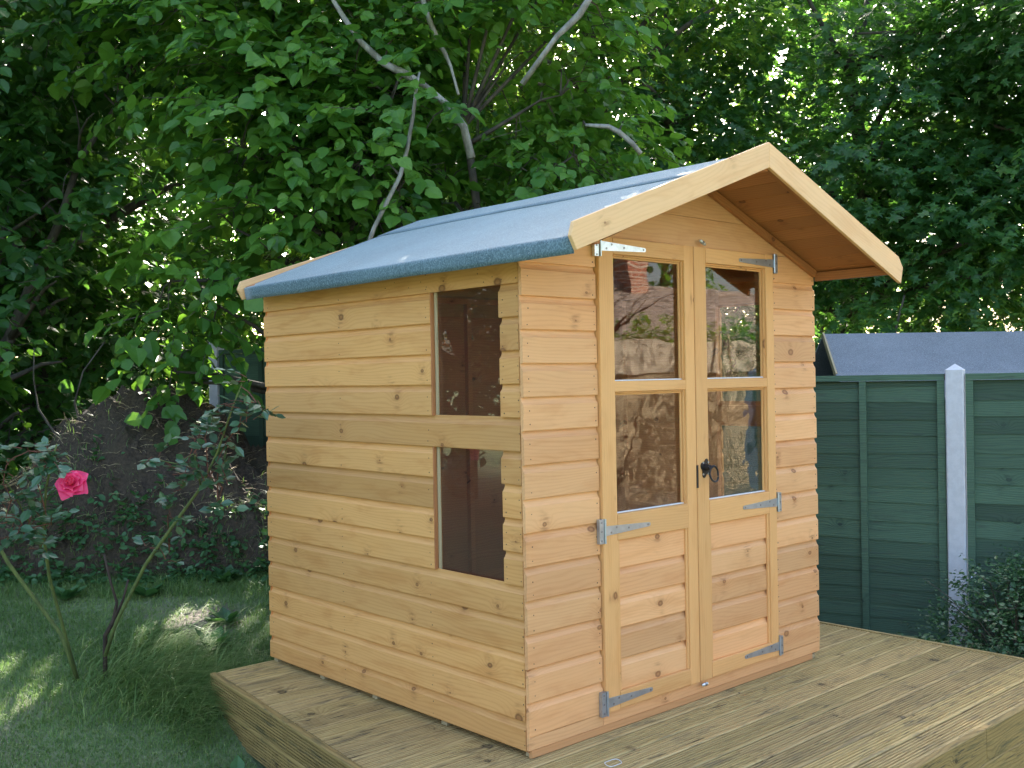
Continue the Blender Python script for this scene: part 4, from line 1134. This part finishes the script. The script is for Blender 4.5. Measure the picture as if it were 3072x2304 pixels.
for _ in range(1800):
    a = random.uniform(-1.4, 1.3); b = random.uniform(-1.0, .3)
    x = hx + a * ux + b * .671; y = hy + a * uy + b * .741; z = heapz(x, y)
    d = Vector((random.uniform(-1, 1), random.uniform(-1, 1), random.uniform(-.2, .45))).normalized() * random.uniform(.03, .10)
    q = Vector((x - hx, y - hy, z + .006)); mb.tube([q, q + d * .5 + Vector((0, 0, .008)), q + d], [.0018, .0016, .001], 3, cap=False)
for _ in range(26):      # bundle of long stalks at the left shoulder
    a = random.uniform(-1.0, -.5); x = hx + a * ux - .35 * .671; y = hy + a * uy - .35 * .741; z = heapz(x, y) + .02
    q = Vector((x - hx, y - hy, z)); d = Vector((.741, -.671, random.uniform(.25, .55))).normalized() * random.uniform(.2, .55)
    mb.tube([q, q + d * .5 + Vector((0, 0, .02)), q + d], [.0035, .003, .002], 4, cap=False)
q = Vector((-.55, .02, .98)); mb.tube([(-.50, .05, .78), (-.22, -.20, .95), (.02, -.38, 1.14)], [.007, .006, .004], 5)
o = mb.build('dry_stalk', M['stick'], heap); o['kind'] = 'stuff'

# ------------------------------------------------------------------ grass and weeds
def blades(px, py, hgt, wid, lean, v, r, segs=2, zoff=None, az=None):
    n_ = len(px); pz = ground(px, py) if zoff is None else zoff
    a = r.uniform(0, 2 * pi, n_) if az is None else az
    fx, fy = np.cos(a), np.sin(a); sx, sy = -fy, fx
    V = []; rows = segs + 1
    out = np.zeros((n_, rows * 2 - 1, 3))
    for k in range(rows):
        e = k / segs; ww = wid * (1 - e) ** .7 * .5; bx = px + fx * lean * hgt * e ** 2; by = py + fy * lean * hgt * e ** 2
        bz = pz + hgt * (e - .45 * np.minimum(lean, 1.4) * e ** 2) - .004
        if k < segs:
            out[:, 2 * k] = np.stack([bx - sx * ww, by - sy * ww, bz], 1); out[:, 2 * k + 1] = np.stack([bx + sx * ww, by + sy * ww, bz], 1)
        else: out[:, 2 * k] = np.stack([bx, by, bz], 1)
    F = []
    for k in range(segs - 1): F += [(2 * k, 2 * k + 1, 2 * k + 3), (2 * k, 2 * k + 3, 2 * k + 2)]
    F.append((2 * segs - 2, 2 * segs - 1, 2 * segs)); F = np.array(F)
    FF = F[None] + (np.arange(n_) * (2 * segs + 1))[:, None, None]
    return out.reshape(-1, 3), FF.reshape(-1, 3), np.repeat(v, 2 * segs + 1)
r = np.random.default_rng(77)
n_ = 260000
# area seen to the left of the deck, denser near
ss = 2.6 + 4.6 * r.random(n_) ** 1.15; tt = -r.random(n_) * (ss * .56 + .1) + .12
px = -2.49 + ss * .671 + tt * .741; py = -2.69 + ss * .741 - tt * .671
dens = noise3(np.stack([px, py, px * 0], 1), 2.2, 8)
ok = (px < deck_left(py) - .01) | (py > 1.87)
ok &= r.random(n_) < np.clip(.90 - .28 * (dens > .45) - .15 * np.clip(ss - 5.6, 0, 1), .2, 1)
am = np.abs((px - hx) * .671 + (py - hy) * .741 + .1); ok &= ~((am < .75) & (ss > 5.9))
px, py, ss, dens = px[ok], py[ok], ss[ok], dens[ok]
v = np.clip(.45 + .22 * dens + r.normal(0, .28, len(px)), 0, 1)
bare = np.exp(-(((px - .084) / .22) ** 2 + ((py - 2.73) / .26) ** 2)); kp = r.random(len(px)) > bare * 1.1; px, py, ss, dens, v = px[kp], py[kp], ss[kp], dens[kp], v[kp]
V, F, vv = blades(px, py, r.uniform(.014, .038, len(px)) * (1 + .35 * (ss > 4.6)), r.uniform(.0028, .0052, len(px)), r.uniform(.2, 1.2, len(px)), v, r, 2)
o = obj('grass', npmesh('grass', V, F, M['grass'], False, vv)); tag(o, 'short mown lawn grass left of the deck', 'grass', kind='stuff'); TRI[0] += len(F)
# long tussock beside the deck corner, blades combed over to the right
cl = []
# rough grass climbing the foot of the heap
x = hx + r.uniform(-1.7, 1.5, 9000) * ux; bb = -1.40 + np.abs(r.normal(0, .34, 9000)) * (.6 + .8 * (np.sin(x * 5.3) * .5 + .5)); y = hy + (x - hx) / ux * uy + bb * .741; x = x + bb * .671
zz_ = np.array([max(heapz(a_, b_), float(ground(a_, b_))) for a_, b_ in zip(x, y)])
cl.append(blades(x, y, r.uniform(.03, .11, 9000), r.uniform(.003, .005, 9000), r.uniform(.4, 1.4, 9000), np.clip(r.normal(.45, .25, 9000), 0, 1), r, 5, zoff=zz_))
for cx0, cy0, n0, rad, hh, azm in ((-.52, 2.22, 600, .12, .20, -.5), (-.42, 2.0, 900, .12, .24, -.6), (-.45, 1.80, 400, .08, .20, -.8), (-.30, 2.30, 700, .17, .24, -.3), (-.25, 2.62, 300, .15, .17, -.3), (-.50, 1.62, 250, .06, .08, -1.2), (-.2, 3.2, 900, .55, .055, 0), (.55, 2.5, 300, .15, .14, -.3), (-.42, 2.55, 260, .12, .15, -.5),
        (-.60, 1.1, 160, .05, .06, -1.6), (-.66, .6, 160, .04, .05, -1.6)):
    x = cx0 + r.normal(0, rad, n0); y = cy0 + r.normal(0, rad, n0); a = azm + r.normal(0, .75, n0)
    k_ = (x < deck_left(y) - .01) | (y > 1.87); x, y, a = x[k_], y[k_], a[k_]
    cl.append(blades(x, y, hh * r.uniform(.45, 1.05, len(x)), r.uniform(.0035, .0068, len(x)), r.uniform(.7, 1.9, len(x)), np.clip(r.normal(.55, .3, len(x)), 0, 1), r, 5, az=a))
off = 0; Vs = []; Fs = []; As = []
for V, F, vv in cl: Vs.append(V); Fs.append(F + off); As.append(vv); off += len(V)
o = obj('long_grass', npmesh('long_grass', np.concatenate(Vs), np.concatenate(Fs), M['grass'], False, np.concatenate(As)))
tag(o, 'tussock of long uncut grass combed over beside the deck corner under the rose bush', 'grass', kind='stuff')

def rosette(x, y, z, nl, L, lm, label, cat, name, seed, tpl='oval', up=.5, yellow=False):
    r = np.random.default_rng(seed); T = thing(name, (x, y, z), label, cat)
    a = r.uniform(0, 6.28, nl); e = r.uniform(up * .4, up * 1.6, nl)
    tip = np.stack([np.cos(a), np.sin(a), e], 1); pos = np.zeros((nl, 3)) + tip * r.uniform(0, .35, (nl, 1)) * L
    nrm = np.stack([-np.cos(a) * e, -np.sin(a) * e, np.ones(nl)], 1) + r.normal(0, .2, (nl, 3))
    V, F, v = leaf_arrays(pos, tip, nrm, L * r.uniform(.5, 1.1, nl), tpl, np.clip(r.normal(.5, .2, nl), 0, 1), r)
    obj('leaf', npmesh('leaf', V, F, M[lm], False, v), T)['kind'] = 'stuff'
    mb = MB()
    for q in range(3): mb.tube([(0, 0, -.01), tuple(tip[q] * L * .5)], [.003, .002], 4)
    mb.build('stem', M['cane'], T)
    return T
rosette(-.56, 1.12, float(ground(-.56, 1.12)), 34, .10, 'weed', 'broad leaved dandelion weed growing against the ridged deck side', 'weed', 'dandelion', 41, up=.8)
rosette(-.62, .98, float(ground(-.6, .98)), 14, .09, 'weed', 'small low weed on the lawn in front of the dandelion at the deck side', 'weed', 'dandelion', 42, up=.5)
random.seed(12)
wl = [(-.05, 2.35, 'leafy weed at the back corner of the deck'), (.15, 2.6, 'weed with rounded leaves behind the deck corner'), (.0, 3.3, 'weed on the slope below the soil heap, nearest the deck'),
      (-.35, 3.6, 'weed in the grass in front of the left part of the heap'), (.45, 3.2, 'dark green weed beside the summerhouse wall under the heap')]
for i, (x, y, lb) in enumerate(wl): rosette(x, y, float(ground(x, y)), 30, .10, 'weed', lb, 'weed', 'weed', 50 + i, up=.7)
# ground cover creeping over the foot of the heap
pp = []
r = np.random.default_rng(9)
for _ in range(620):
    a = r.uniform(-1.7, 1.4); b = -1.15 + abs(r.normal(0, .16)) if r.random() < .93 else r.uniform(-.9, .2)
    x = hx + a * ux + b * .671; y = hy + a * uy + b * .741
    if r.random() < .5 and a < 0: pass
    pp.append((x, y, max(heapz(x, y), float(ground(x, y))) + .01))
pp = np.array(pp); dd = r.normal(0, 1, pp.shape) + np.array([-.5, -.6, .5])
(V, F, v), _ = sprays(pp, dd, 7, .12, .05, 'oval', r, .1)
o = obj('ground_cover', npmesh('ground_cover', V, F, M['weed'], False, v)); tag(o, 'low ivy and weeds creeping over the foot of the soil heap', 'weeds', kind='stuff')
# white-flowered shrub behind the deck on the right
def shrub():
    r = np.random.default_rng(61); base = (3.05, -.42, -.25)
    T = thing('ceanothus_shrub', base, 'low dark shrub dotted with small white blossoms beside the deck at the right edge', 'shrub')
    B = np.array(base); bl = [(3.15, -.55, .05, .50, .45, .33), (3.35, -.80, .15, .45, .45, .33), (2.92, -.28, -.08, .28, .26, .22), (3.6, -.6, .2, .4, .4, .3), (3.0, -.85, -.02, .35, .3, .25)]
    bl = [tuple(np.array(b[:3]) - B) + b[3:] for b in bl]
    p, d = blob_points(bl, 2300, r, 61, .08, 5.0, .55); d = d + np.array([0, 0, .5]) + r.normal(0, .4, d.shape)
    (V, F, v), (o_, dd, L) = sprays(p, d, 9, .13, .030, 'oval', r, .05, 0.05)
    obj('crown', npmesh('crown', V, F, M['shrub_leaf'], False, v), T); 
    mb = MB()
    for i in range(160):
        o1 = Vector(o_[i]); e = o1 + Vector(dd[i]) * float(L[i])
        mb.tube([Vector((random.uniform(-.1, .1), random.uniform(-.1, .1), 0)), o1 * .6 + Vector((0, 0, .03)), o1, e], [.006, .004, .003, .001], 3, cap=False)
    mb.build('branch', M['bark'], T)['kind'] = 'stuff'
    # a few shoots standing clear, and blossoms
    top = p[(p[:, 2] > .05) & (p[:, 2] < .52) & (r.random(len(p)) < .07) & (p[:, 0] > -.02)]
    n2 = len(top); k = 5
    pos = np.repeat(top + unit(top - np.array([.2, -.1, -.1])) * .06, k, 0) + r.normal(0, .011, (n2 * k, 3))
    tip = r.normal(0, 1, pos.shape) + np.array([-.3, -.3, .6])
    V, F, v = leaf_arrays(pos, tip, r.normal(0, 1, pos.shape), np.full(len(pos), .013), 'oval', np.full(len(pos), .5), r)
    obj('blossom', npmesh('blossom', V, F, M['white_petal'], False, v), T)['kind'] = 'stuff'
    return T
shrub()

# ------------------------------------------------------------------ rose bushes
def rose_sprig(mbs, L, P0, P1, nfl, r, size=.042):
    """compound leaf: petiole and paired leaflets, gathered into L (list of arrays)"""
    P0 = np.array(P0); P1 = np.array(P1); d = P1 - P0; ln = np.linalg.norm(d); dn = d / ln
    s_ = unit(np.cross(dn, [0, 0, 1.0])); pos = []; tip = []
    for k in range(nfl):
        e = .35 + .6 * (k // 2) / max(1, nfl // 2)
        sg = 1 if k % 2 else -1
        pos.append(P0 + d * e); tip.append(dn * .5 + s_ * sg)
    pos.append(P1); tip.append(dn)
    pos = np.array(pos); tip = np.array(tip) + r.normal(0, .15, (len(pos), 3))
    nrm = np.array([-.25, -.3, .9]) + r.normal(0, .3, pos.shape)
    sz = size * r.uniform(.8, 1.25, len(pos))
    L.append(leaf_arrays(pos, tip, nrm, sz, 'oval', np.clip(r.normal(.5, .2, len(pos)), 0, 1), r))
    mbs.tube([P0, (P0 + P1) / 2 + np.array([0, 0, .006]), P1], [.0022, .0018, .001], 4, cap=False)
def gather(L):
    off = 0; Vs = []; Fs = []; As = []
    for V, F, a in L: Vs.append(V); Fs.append(F + off); As.append(a); off += len(V)
    return np.concatenate(Vs), np.concatenate(Fs), np.concatenate(As)
def rose(name, base, label, canes, clusters, seed, dead=None, flower=None, size=.042, nper=6):
    r = np.random.default_rng(seed); random.seed(seed)
    T = thing(name, base, label, 'rose bush'); B = np.array(base)
    mb = MB()
    for pts, rr in canes: mb.tube([np.array(q) - B for q in pts], rr, 7)
    mb.build('cane', M['cane'], T, smooth=True)
    if dead:
        mb = MB()
        for pts, rr in dead: mb.tube([np.array(q) - B for q in pts], rr, 7)
        mb.build('dead_cane', M['deadcane'], T, smooth=True)
    L = []; mb = MB()
    for c in clusters:
        c = np.array(c) - B
        for _ in range(nper):
            p0 = c + r.normal(0, .022, 3); d = unit(r.normal(0, 1, 3) + np.array([0, 0, .1])) * r.uniform(.05, .09)
            rose_sprig(mb, L, p0, p0 + d, random.choice([4, 4, 6]), r, size)
    # short side shoots joining the clusters
    for c0, c1 in zip(clusters[:-1], clusters[1:]):
        a, b = np.array(c0) - B, np.array(c1) - B
        if np.linalg.norm(a - b) < .22: mb.tube([a, (a + b) / 2 + np.array([0, 0, .01]), b], [.003, .0025, .002], 4, cap=False)
    mb.build('shoot', M['redstem'], T)['kind'] = 'stuff'
    V, F, a = gather(L); obj('foliage', npmesh('foliage', V, F, M['rose_leaf'], False, a), T)
    if flower is not None:
        fc = np.array(flower) - B
        # axis looks towards the camera and slightly up
        axv = unit(np.array([-.52, -.68, .50])); s1 = unit(np.cross(axv, [0, 0, 1.0])); s2 = np.cross(s1, axv)
        V = []; F = []; A = []
        R_ = .070
        for ring_, (cnt, rad, tilt, ln) in enumerate([(5, .028, .10, .062), (6, .022, .38, .052), (7, .014, .75, .042), (6, .007, 1.15, .032), (4, .003, 1.45, .022)]):
            for k in range(cnt):
                t0 = 2 * pi * (k + .5 * ring_ + r.uniform(-.15, .15)) / cnt
                u_ = s1 * cos(t0) + s2 * sin(t0); w_ = -s1 * sin(t0) + s2 * cos(t0)
                b0 = len(V); nu, nv = 6, 5; wid_ = ln * 1.25
                for i in range(nu + 1):
                    e = i / nu
                    for j in range(nv):
                        s = (j / (nv - 1) - .5) * 2
                        ww = wid_ * .5 * (sin(pi * min(.93, e * .72 + .20))) * s
                        el = tilt + .9 * (1 - e) * .6 - .75 * e ** 3
                        out_ = rad * .4 + ln * e * cos(min(1.5, tilt) * .9) - .006 * (s * s)
                        hh_ = ln * e * sin(min(1.5, tilt) * .9) + .012 * s * s * (1 - e * .5) + (-.014 * max(0, e - .7) / .3 if ring_ < 3 else 0) + .0035 * sin(9 * s + k * 2 + ring_) * e + .004 * ring_
                        V.append(fc + u_ * out_ * 1.0 + w_ * ww * 1.0 + axv * hh_)
                        A.append(np.clip(.25 + .5 * e + .12 * ring_ * .5 + r.normal(0, .05), 0, 1))
                for i in range(nu):
                    for j in range(nv - 1):
                        q = b0 + i * nv + j; F.append((q, q + 1, q + 1 + nv, q + nv))
        me = npmesh('flower', np.array(V), np.array(F), M['petal'], True, np.array(A))
        obj('flower', me, T)['label'] = 'large open pink red rose bloom'
        mb = MB(); mb.tube([fc - axv * .012, fc - axv * .004], [.006, .014], 8)
        for k in range(5):
            t0 = 2 * pi * k / 5; u_ = s1 * cos(t0) + s2 * sin(t0); mb.tube([fc - axv * .006, fc - axv * .012 + u_ * .035], [.006, .001], 4)
        mb.build('sepal', M['cane'], T)
    # closed buds with dry tips
    return T
rose('rose_bush', (-.686, 2.475, .0), 'rose bush with one large pink red bloom on tall green canes at the far left',
     [([(-.686, 2.475, -.05), (-.755, 2.51, .195), (-.825, 2.535, .316), (-.973, 2.536, .556), (-1.044, 2.535, .701), (-1.16, 2.50, .93)], [.011, .010, .0095, .009, .008, .006]),
      ([(-.69, 2.47, -.05), (-.796, 2.374, .279), (-.902, 2.203, .522), (-.986, 2.011, .748), (-1.042, 1.794, .976), (-1.044, 1.70, 1.10), (-1.04, 1.66, 1.16)], [.009, .008, .0075, .006, .005, .004, .003]),
      ([(-1.042, 1.794, .976), (-1.02, 1.66, .985), (-1.008, 1.59, .995)], [.004, .0035, .003]),
      ([(-.95, 2.1, .64), (-1.05, 2.0, .82), (-1.13, 1.92, .95), (-1.20, 1.86, 1.05)], [.005, .004, .003, .002])],
     [(-1.044, 1.70, 1.10), (-1.10, 1.72, 1.13), (-1.15, 1.75, 1.12), (-1.19, 1.80, 1.08), (-1.20, 1.82, 1.00), (-1.16, 1.85, .93), (-1.18, 1.86, .86), (-1.12, 1.88, .84), (-1.10, 1.90, .78), (-1.04, 1.86, .92), (-1.00, 1.72, 1.09), (-1.08, 1.80, 1.02),
      (-1.02, 1.84, .82), (-1.20, 1.92, .76), (-1.24, 1.86, .96), (-1.26, 1.9, 1.08), (-1.05, 1.95, .72), (-1.15, 2.45, .93)],
     71, flower=(-1.012, 1.575, 1.000), size=.052, nper=3)
rose('rose_bush', (-.593, 2.39, .0), 'rose bush without blooms, its long cane leaning towards the summerhouse corner', 
     [([(-.592, 2.39, .08), (-.575, 2.28, .262), (-.541, 2.011, .562), (-.482, 1.824, .763), (-.435, 1.648, .934), (-.422, 1.504, 1.099), (-.396, 1.414, 1.287), (-.387, 1.34, 1.39)], [.010, .009, .008, .0072, .0062, .005, .004, .002]),
      ([(-.435, 1.648, .934), (-.47, 1.60, 1.03), (-.50, 1.574, 1.091), (-.56, 1.61, 1.05), (-.617, 1.679, 1.068)], [.004, .0035, .003, .0025, .002])],
     [(-.617, 1.679, 1.068), (-.563, 1.63, 1.03), (-.5, 1.574, 1.091), (-.46, 1.538, 1.153), (-.455, 1.532, .996), (-.41, 1.491, .942), (-.404, 1.552, .853), (-.42, 1.51, 1.06), (-.375, 1.461, 1.171), (-.36, 1.313, 1.257), (-.442, 1.389, 1.299), (-.37, 1.25, 1.31), (-.40, 1.33, 1.38), (-.49, 1.57, 1.16),
      (-.54, 1.60, .97), (-.523, 1.996, .64), (-.458, 1.936, .616), (-.50, 1.85, .80)],
     72, dead=[([(-.593, 2.39, -.05), (-.589, 2.388, .182), (-.576, 2.31, .263), (-.560, 2.31, .35), (-.582, 2.316, .438), (-.605, 2.339, .583)], [.012, .011, .012, .007, .006, .005]),
               ([(-.576, 2.31, .263), (-.54, 2.278, .367), (-.521, 2.262, .459)], [.008, .006, .005])], size=.050, nper=3)
# dry wrap: small curled dead leaves on the old cane
r = np.random.default_rng(4)

# ------------------------------------------------------------------ what the panes reflect: terrace wall, planting, bungalow
terr = thing('terrace_wall', (7.6, -6.8, -.25), 'rendered retaining wall of the terrace opposite, seen reflected in the door panes', 'wall')
ta = math.atan2(.80, .60)
terr.rotation_euler = (0, 0, 0)
mb = MB(); mb.box(-5, 12, -.15, .15, 0, 1.66); mb.build('wall', M['pebble'], terr)
for q in range(18):
    mb = MB(); a = -5 + q * .92; mb.box(a, a + .91, -.15, .19, 1.665, 2.10); mb.build('coping_block', M['soilwall'], terr)
mb = MB(); mb.box(-5, 22, -16, -.155, 0, 1.66); tag(mb.build('terrace', M['lawn'], None, (7.6, -6.8, -.25), (0, 0, 0)), kind='structure')
def terrw(x, y, z=0): return Matrix.Translation((7.6, -6.8, -.25)) @ Vector((x, y, z))
random.seed(31)
for q in range(11):
    x = -1.5 + q * .72; c = terrw(x, -.55, 1.66); r2 = np.random.default_rng(300 + q)
    ordn = ['first', 'second', 'third', 'fourth', 'fifth', 'sixth', 'seventh', 'eighth', 'ninth', 'tenth', 'last'][q]
    T = thing('terrace_plant', tuple(c), ordn + ' leafy plant from the right boundary along the terrace edge, reflected in the door panes', 'plant', 'plants along the terrace edge')
    ns = 70; p = np.stack([r2.normal(0, .20, ns), r2.normal(0, .16, ns), r2.uniform(.05, .55, ns) * (1.2 if q % 3 else .8)], 1)
    d = r2.normal(0, .5, p.shape) + np.array([0, 0, 1.2])
    (V, F, v), _ = sprays(p, d, 8, .22, .085, 'oval', r2, -.05)
    obj('foliage', npmesh('foliage', V, F, M['lime' if q % 2 else 'hazel'], False, v), T)
    mb = MB()
    for s in range(5): mb.tube([(random.uniform(-.1, .1), random.uniform(-.1, .1), 0), (random.uniform(-.2, .2), random.uniform(-.2, .2), .5)], [.008, .004], 4)
    mb.build('stem', M['cane'], T)
hs = thing('bungalow', tuple(terrw(7.6, -3.3, .9)), 'bungalow with a brown tiled roof and brick chimney, seen reflected in the door panes', 'house', rot=(0, 0, 0))
mb = MB(); mb.box(-6, 5, -4.2, -.3, .0, 1.45); mb.build('wall', M['wallhouse'], hs)
NR = 13; g_ = .20; pit = radians(29)
for k in range(NR):
    V = []; F = []; nt_ = 64
    for j in range(nt_ + 1):
        x = -6.3 + 11.6 * j / nt_; jz = random.uniform(-.006, .010)
        y0, z0_ = -k * g_ * cos(pit), 1.40 + k * g_ * sin(pit)
        y1, z1_ = -(k + 1.15) * g_ * cos(pit), 1.40 + (k + 1.15) * g_ * sin(pit)
        V += [(x, y0, z0_ + jz + .022), (x, y1, z1_ + .004), (x, y0, z0_ + jz - .012)]
    for j in range(nt_):
        a = 3 * j; F += [(a, a + 3, a + 4, a + 1), (a + 2, a + 5, a + 3, a)]
    obj('tile_course', mesh('tile_course', V, F, M['tile']), hs)
ry = -NR * g_ * cos(pit); rz_ = 1.40 + NR * g_ * sin(pit)
mb = MB(); mb.tube([(-6.3, ry, rz_), (5.3, ry, rz_)], .11, 8); mb.build('ridge_tile', M['tile'], hs)
mb = MB(); mb.add([(-6.3, ry, rz_ - .02), (5.3, ry, rz_ - .02), (5.3, ry * 2, 1.4), (-6.3, ry * 2, 1.4)], [(0, 1, 2, 3)]); mb.build('rear_roof', M['tile'], hs)
ch = MB(); ch.box(-.28, .28, -.22, .22, -1.0, .78); ch.box(-.33, .33, -.27, .27, .782, .85)
co = ch.build('chimney', M['brick'], hs, (-.65, ry + .1, rz_ - .12))
for x in (-.15, .13):
    mb = MB(); mb.tube([(x, 0, .85), (x, 0, 1.20)], [.10, .085], 10); mb.build('chimney_pot', M['pot'], co)
# trees behind the bungalow
for q, (x, y, hh) in enumerate([(4.5, -10, 7.5), (10.5, -10, 7), (16, -9, 8), (-3, -7, 7)]):
    c = terrw(x, y - 3, .2); r_ = np.random.default_rng(400 + q); bl = []
    for z_ in np.arange(2, hh, 1.4):
        for _ in range(2): bl.append((c.x + r_.uniform(-1.3, 1.3), c.y + r_.uniform(-1.3, 1.3), z_, 1.6, 1.6, 1.0))
    tree('garden_tree', (c.x, c.y, .2), ['leafy tree behind the chimney of the bungalow', 'leafy tree behind the middle of the bungalow roof', 'leafy tree at the far end of the bungalow', 'leafy tree at the near end of the bungalow'][q] + ', seen only reflected', 'tree', bl, 700, 8, .6, .20, 'diamond', 'hazel', 'bark', 400 + q, trunk_r=.2, twigs=False, group='trees behind the bungalow')
# bare sapling between camera side and wall
bs = thing('bare_sapling', (1.9, -1.75, -.25), 'leafless sapling in front of the terrace wall, reflected in the left door panes', 'sapling')
mb = MB(); random.seed(8)
mb.tube([(0, 0, 0), (.02, .01, .8), (0, .03, 1.35), (.02, .02, 1.6)], [.028, .024, .020, .017], 7)
mb.build('trunk', M['deadcane'], bs, smooth=True)
mb = MB()
def twig(p, d, L, r0, lev):
    q = p + d * L * .5 + Vector((random.uniform(-.03, .03), random.uniform(-.03, .03), .02)); e = p + d * L + Vector((0, 0, .05 * L))
    mb.tube([p, q, e], [r0, r0 * .75, r0 * .5], 5)
    if lev > 0:
        for _ in range(3):
            nd = (d + Vector((random.uniform(-.8, .8), random.uniform(-.8, .8), random.uniform(-.1, .7)))).normalized()
            twig(p.lerp(e, random.uniform(.45, 1)), nd, L * random.uniform(.5, .75), r0 * .55, lev - 1)
for z0_ in (.7, 1.0, 1.3, 1.6, 1.6, 1.6):
    a = random.uniform(0, 6.28); twig(Vector((0.01, .02, z0_)), Vector((cos(a), sin(a), .9)).normalized(), .55, .012, 2)
mb.build('branch', M['deadcane'], bs, smooth=True)
gv = obj('gravel_path', mesh('gravel_path', *(lambda nx, ny: ([(1.0 + 15.6 * i / nx, -6.63 + 4.4 * j / ny, -.215 + .035 * sin(i * 1.7 + j * 2.3) + random.uniform(-.01, .02)) for i in range(nx + 1) for j in range(ny + 1)],
      [(i * (ny + 1) + j, (i + 1) * (ny + 1) + j, (i + 1) * (ny + 1) + j + 1, i * (ny + 1) + j + 1) for i in range(nx) for j in range(ny)]))(60, 20), M['pebble'], True)); tag(gv, 'pale gravel strip in front of the terrace wall', kind='structure')
# pale stakes leaning on the wall
for q, lx in enumerate((2.2, 2.42)):
    a = terrw(lx, .55, .2); b = terrw(lx + .25, .22, 2.25)
    o = timber('timber_stake', None, M['stake'], a, b, .06, .03); tag(o, ('right' if q == 0 else 'left') + ' one of two pale timber stakes leaning on the terrace wall', 'stake', 'stakes leaning on the terrace wall')
# timber('...') leaves the stake a mesh at top level

print('leaf tris', TRI[0], 'objects', len(bpy.data.objects))
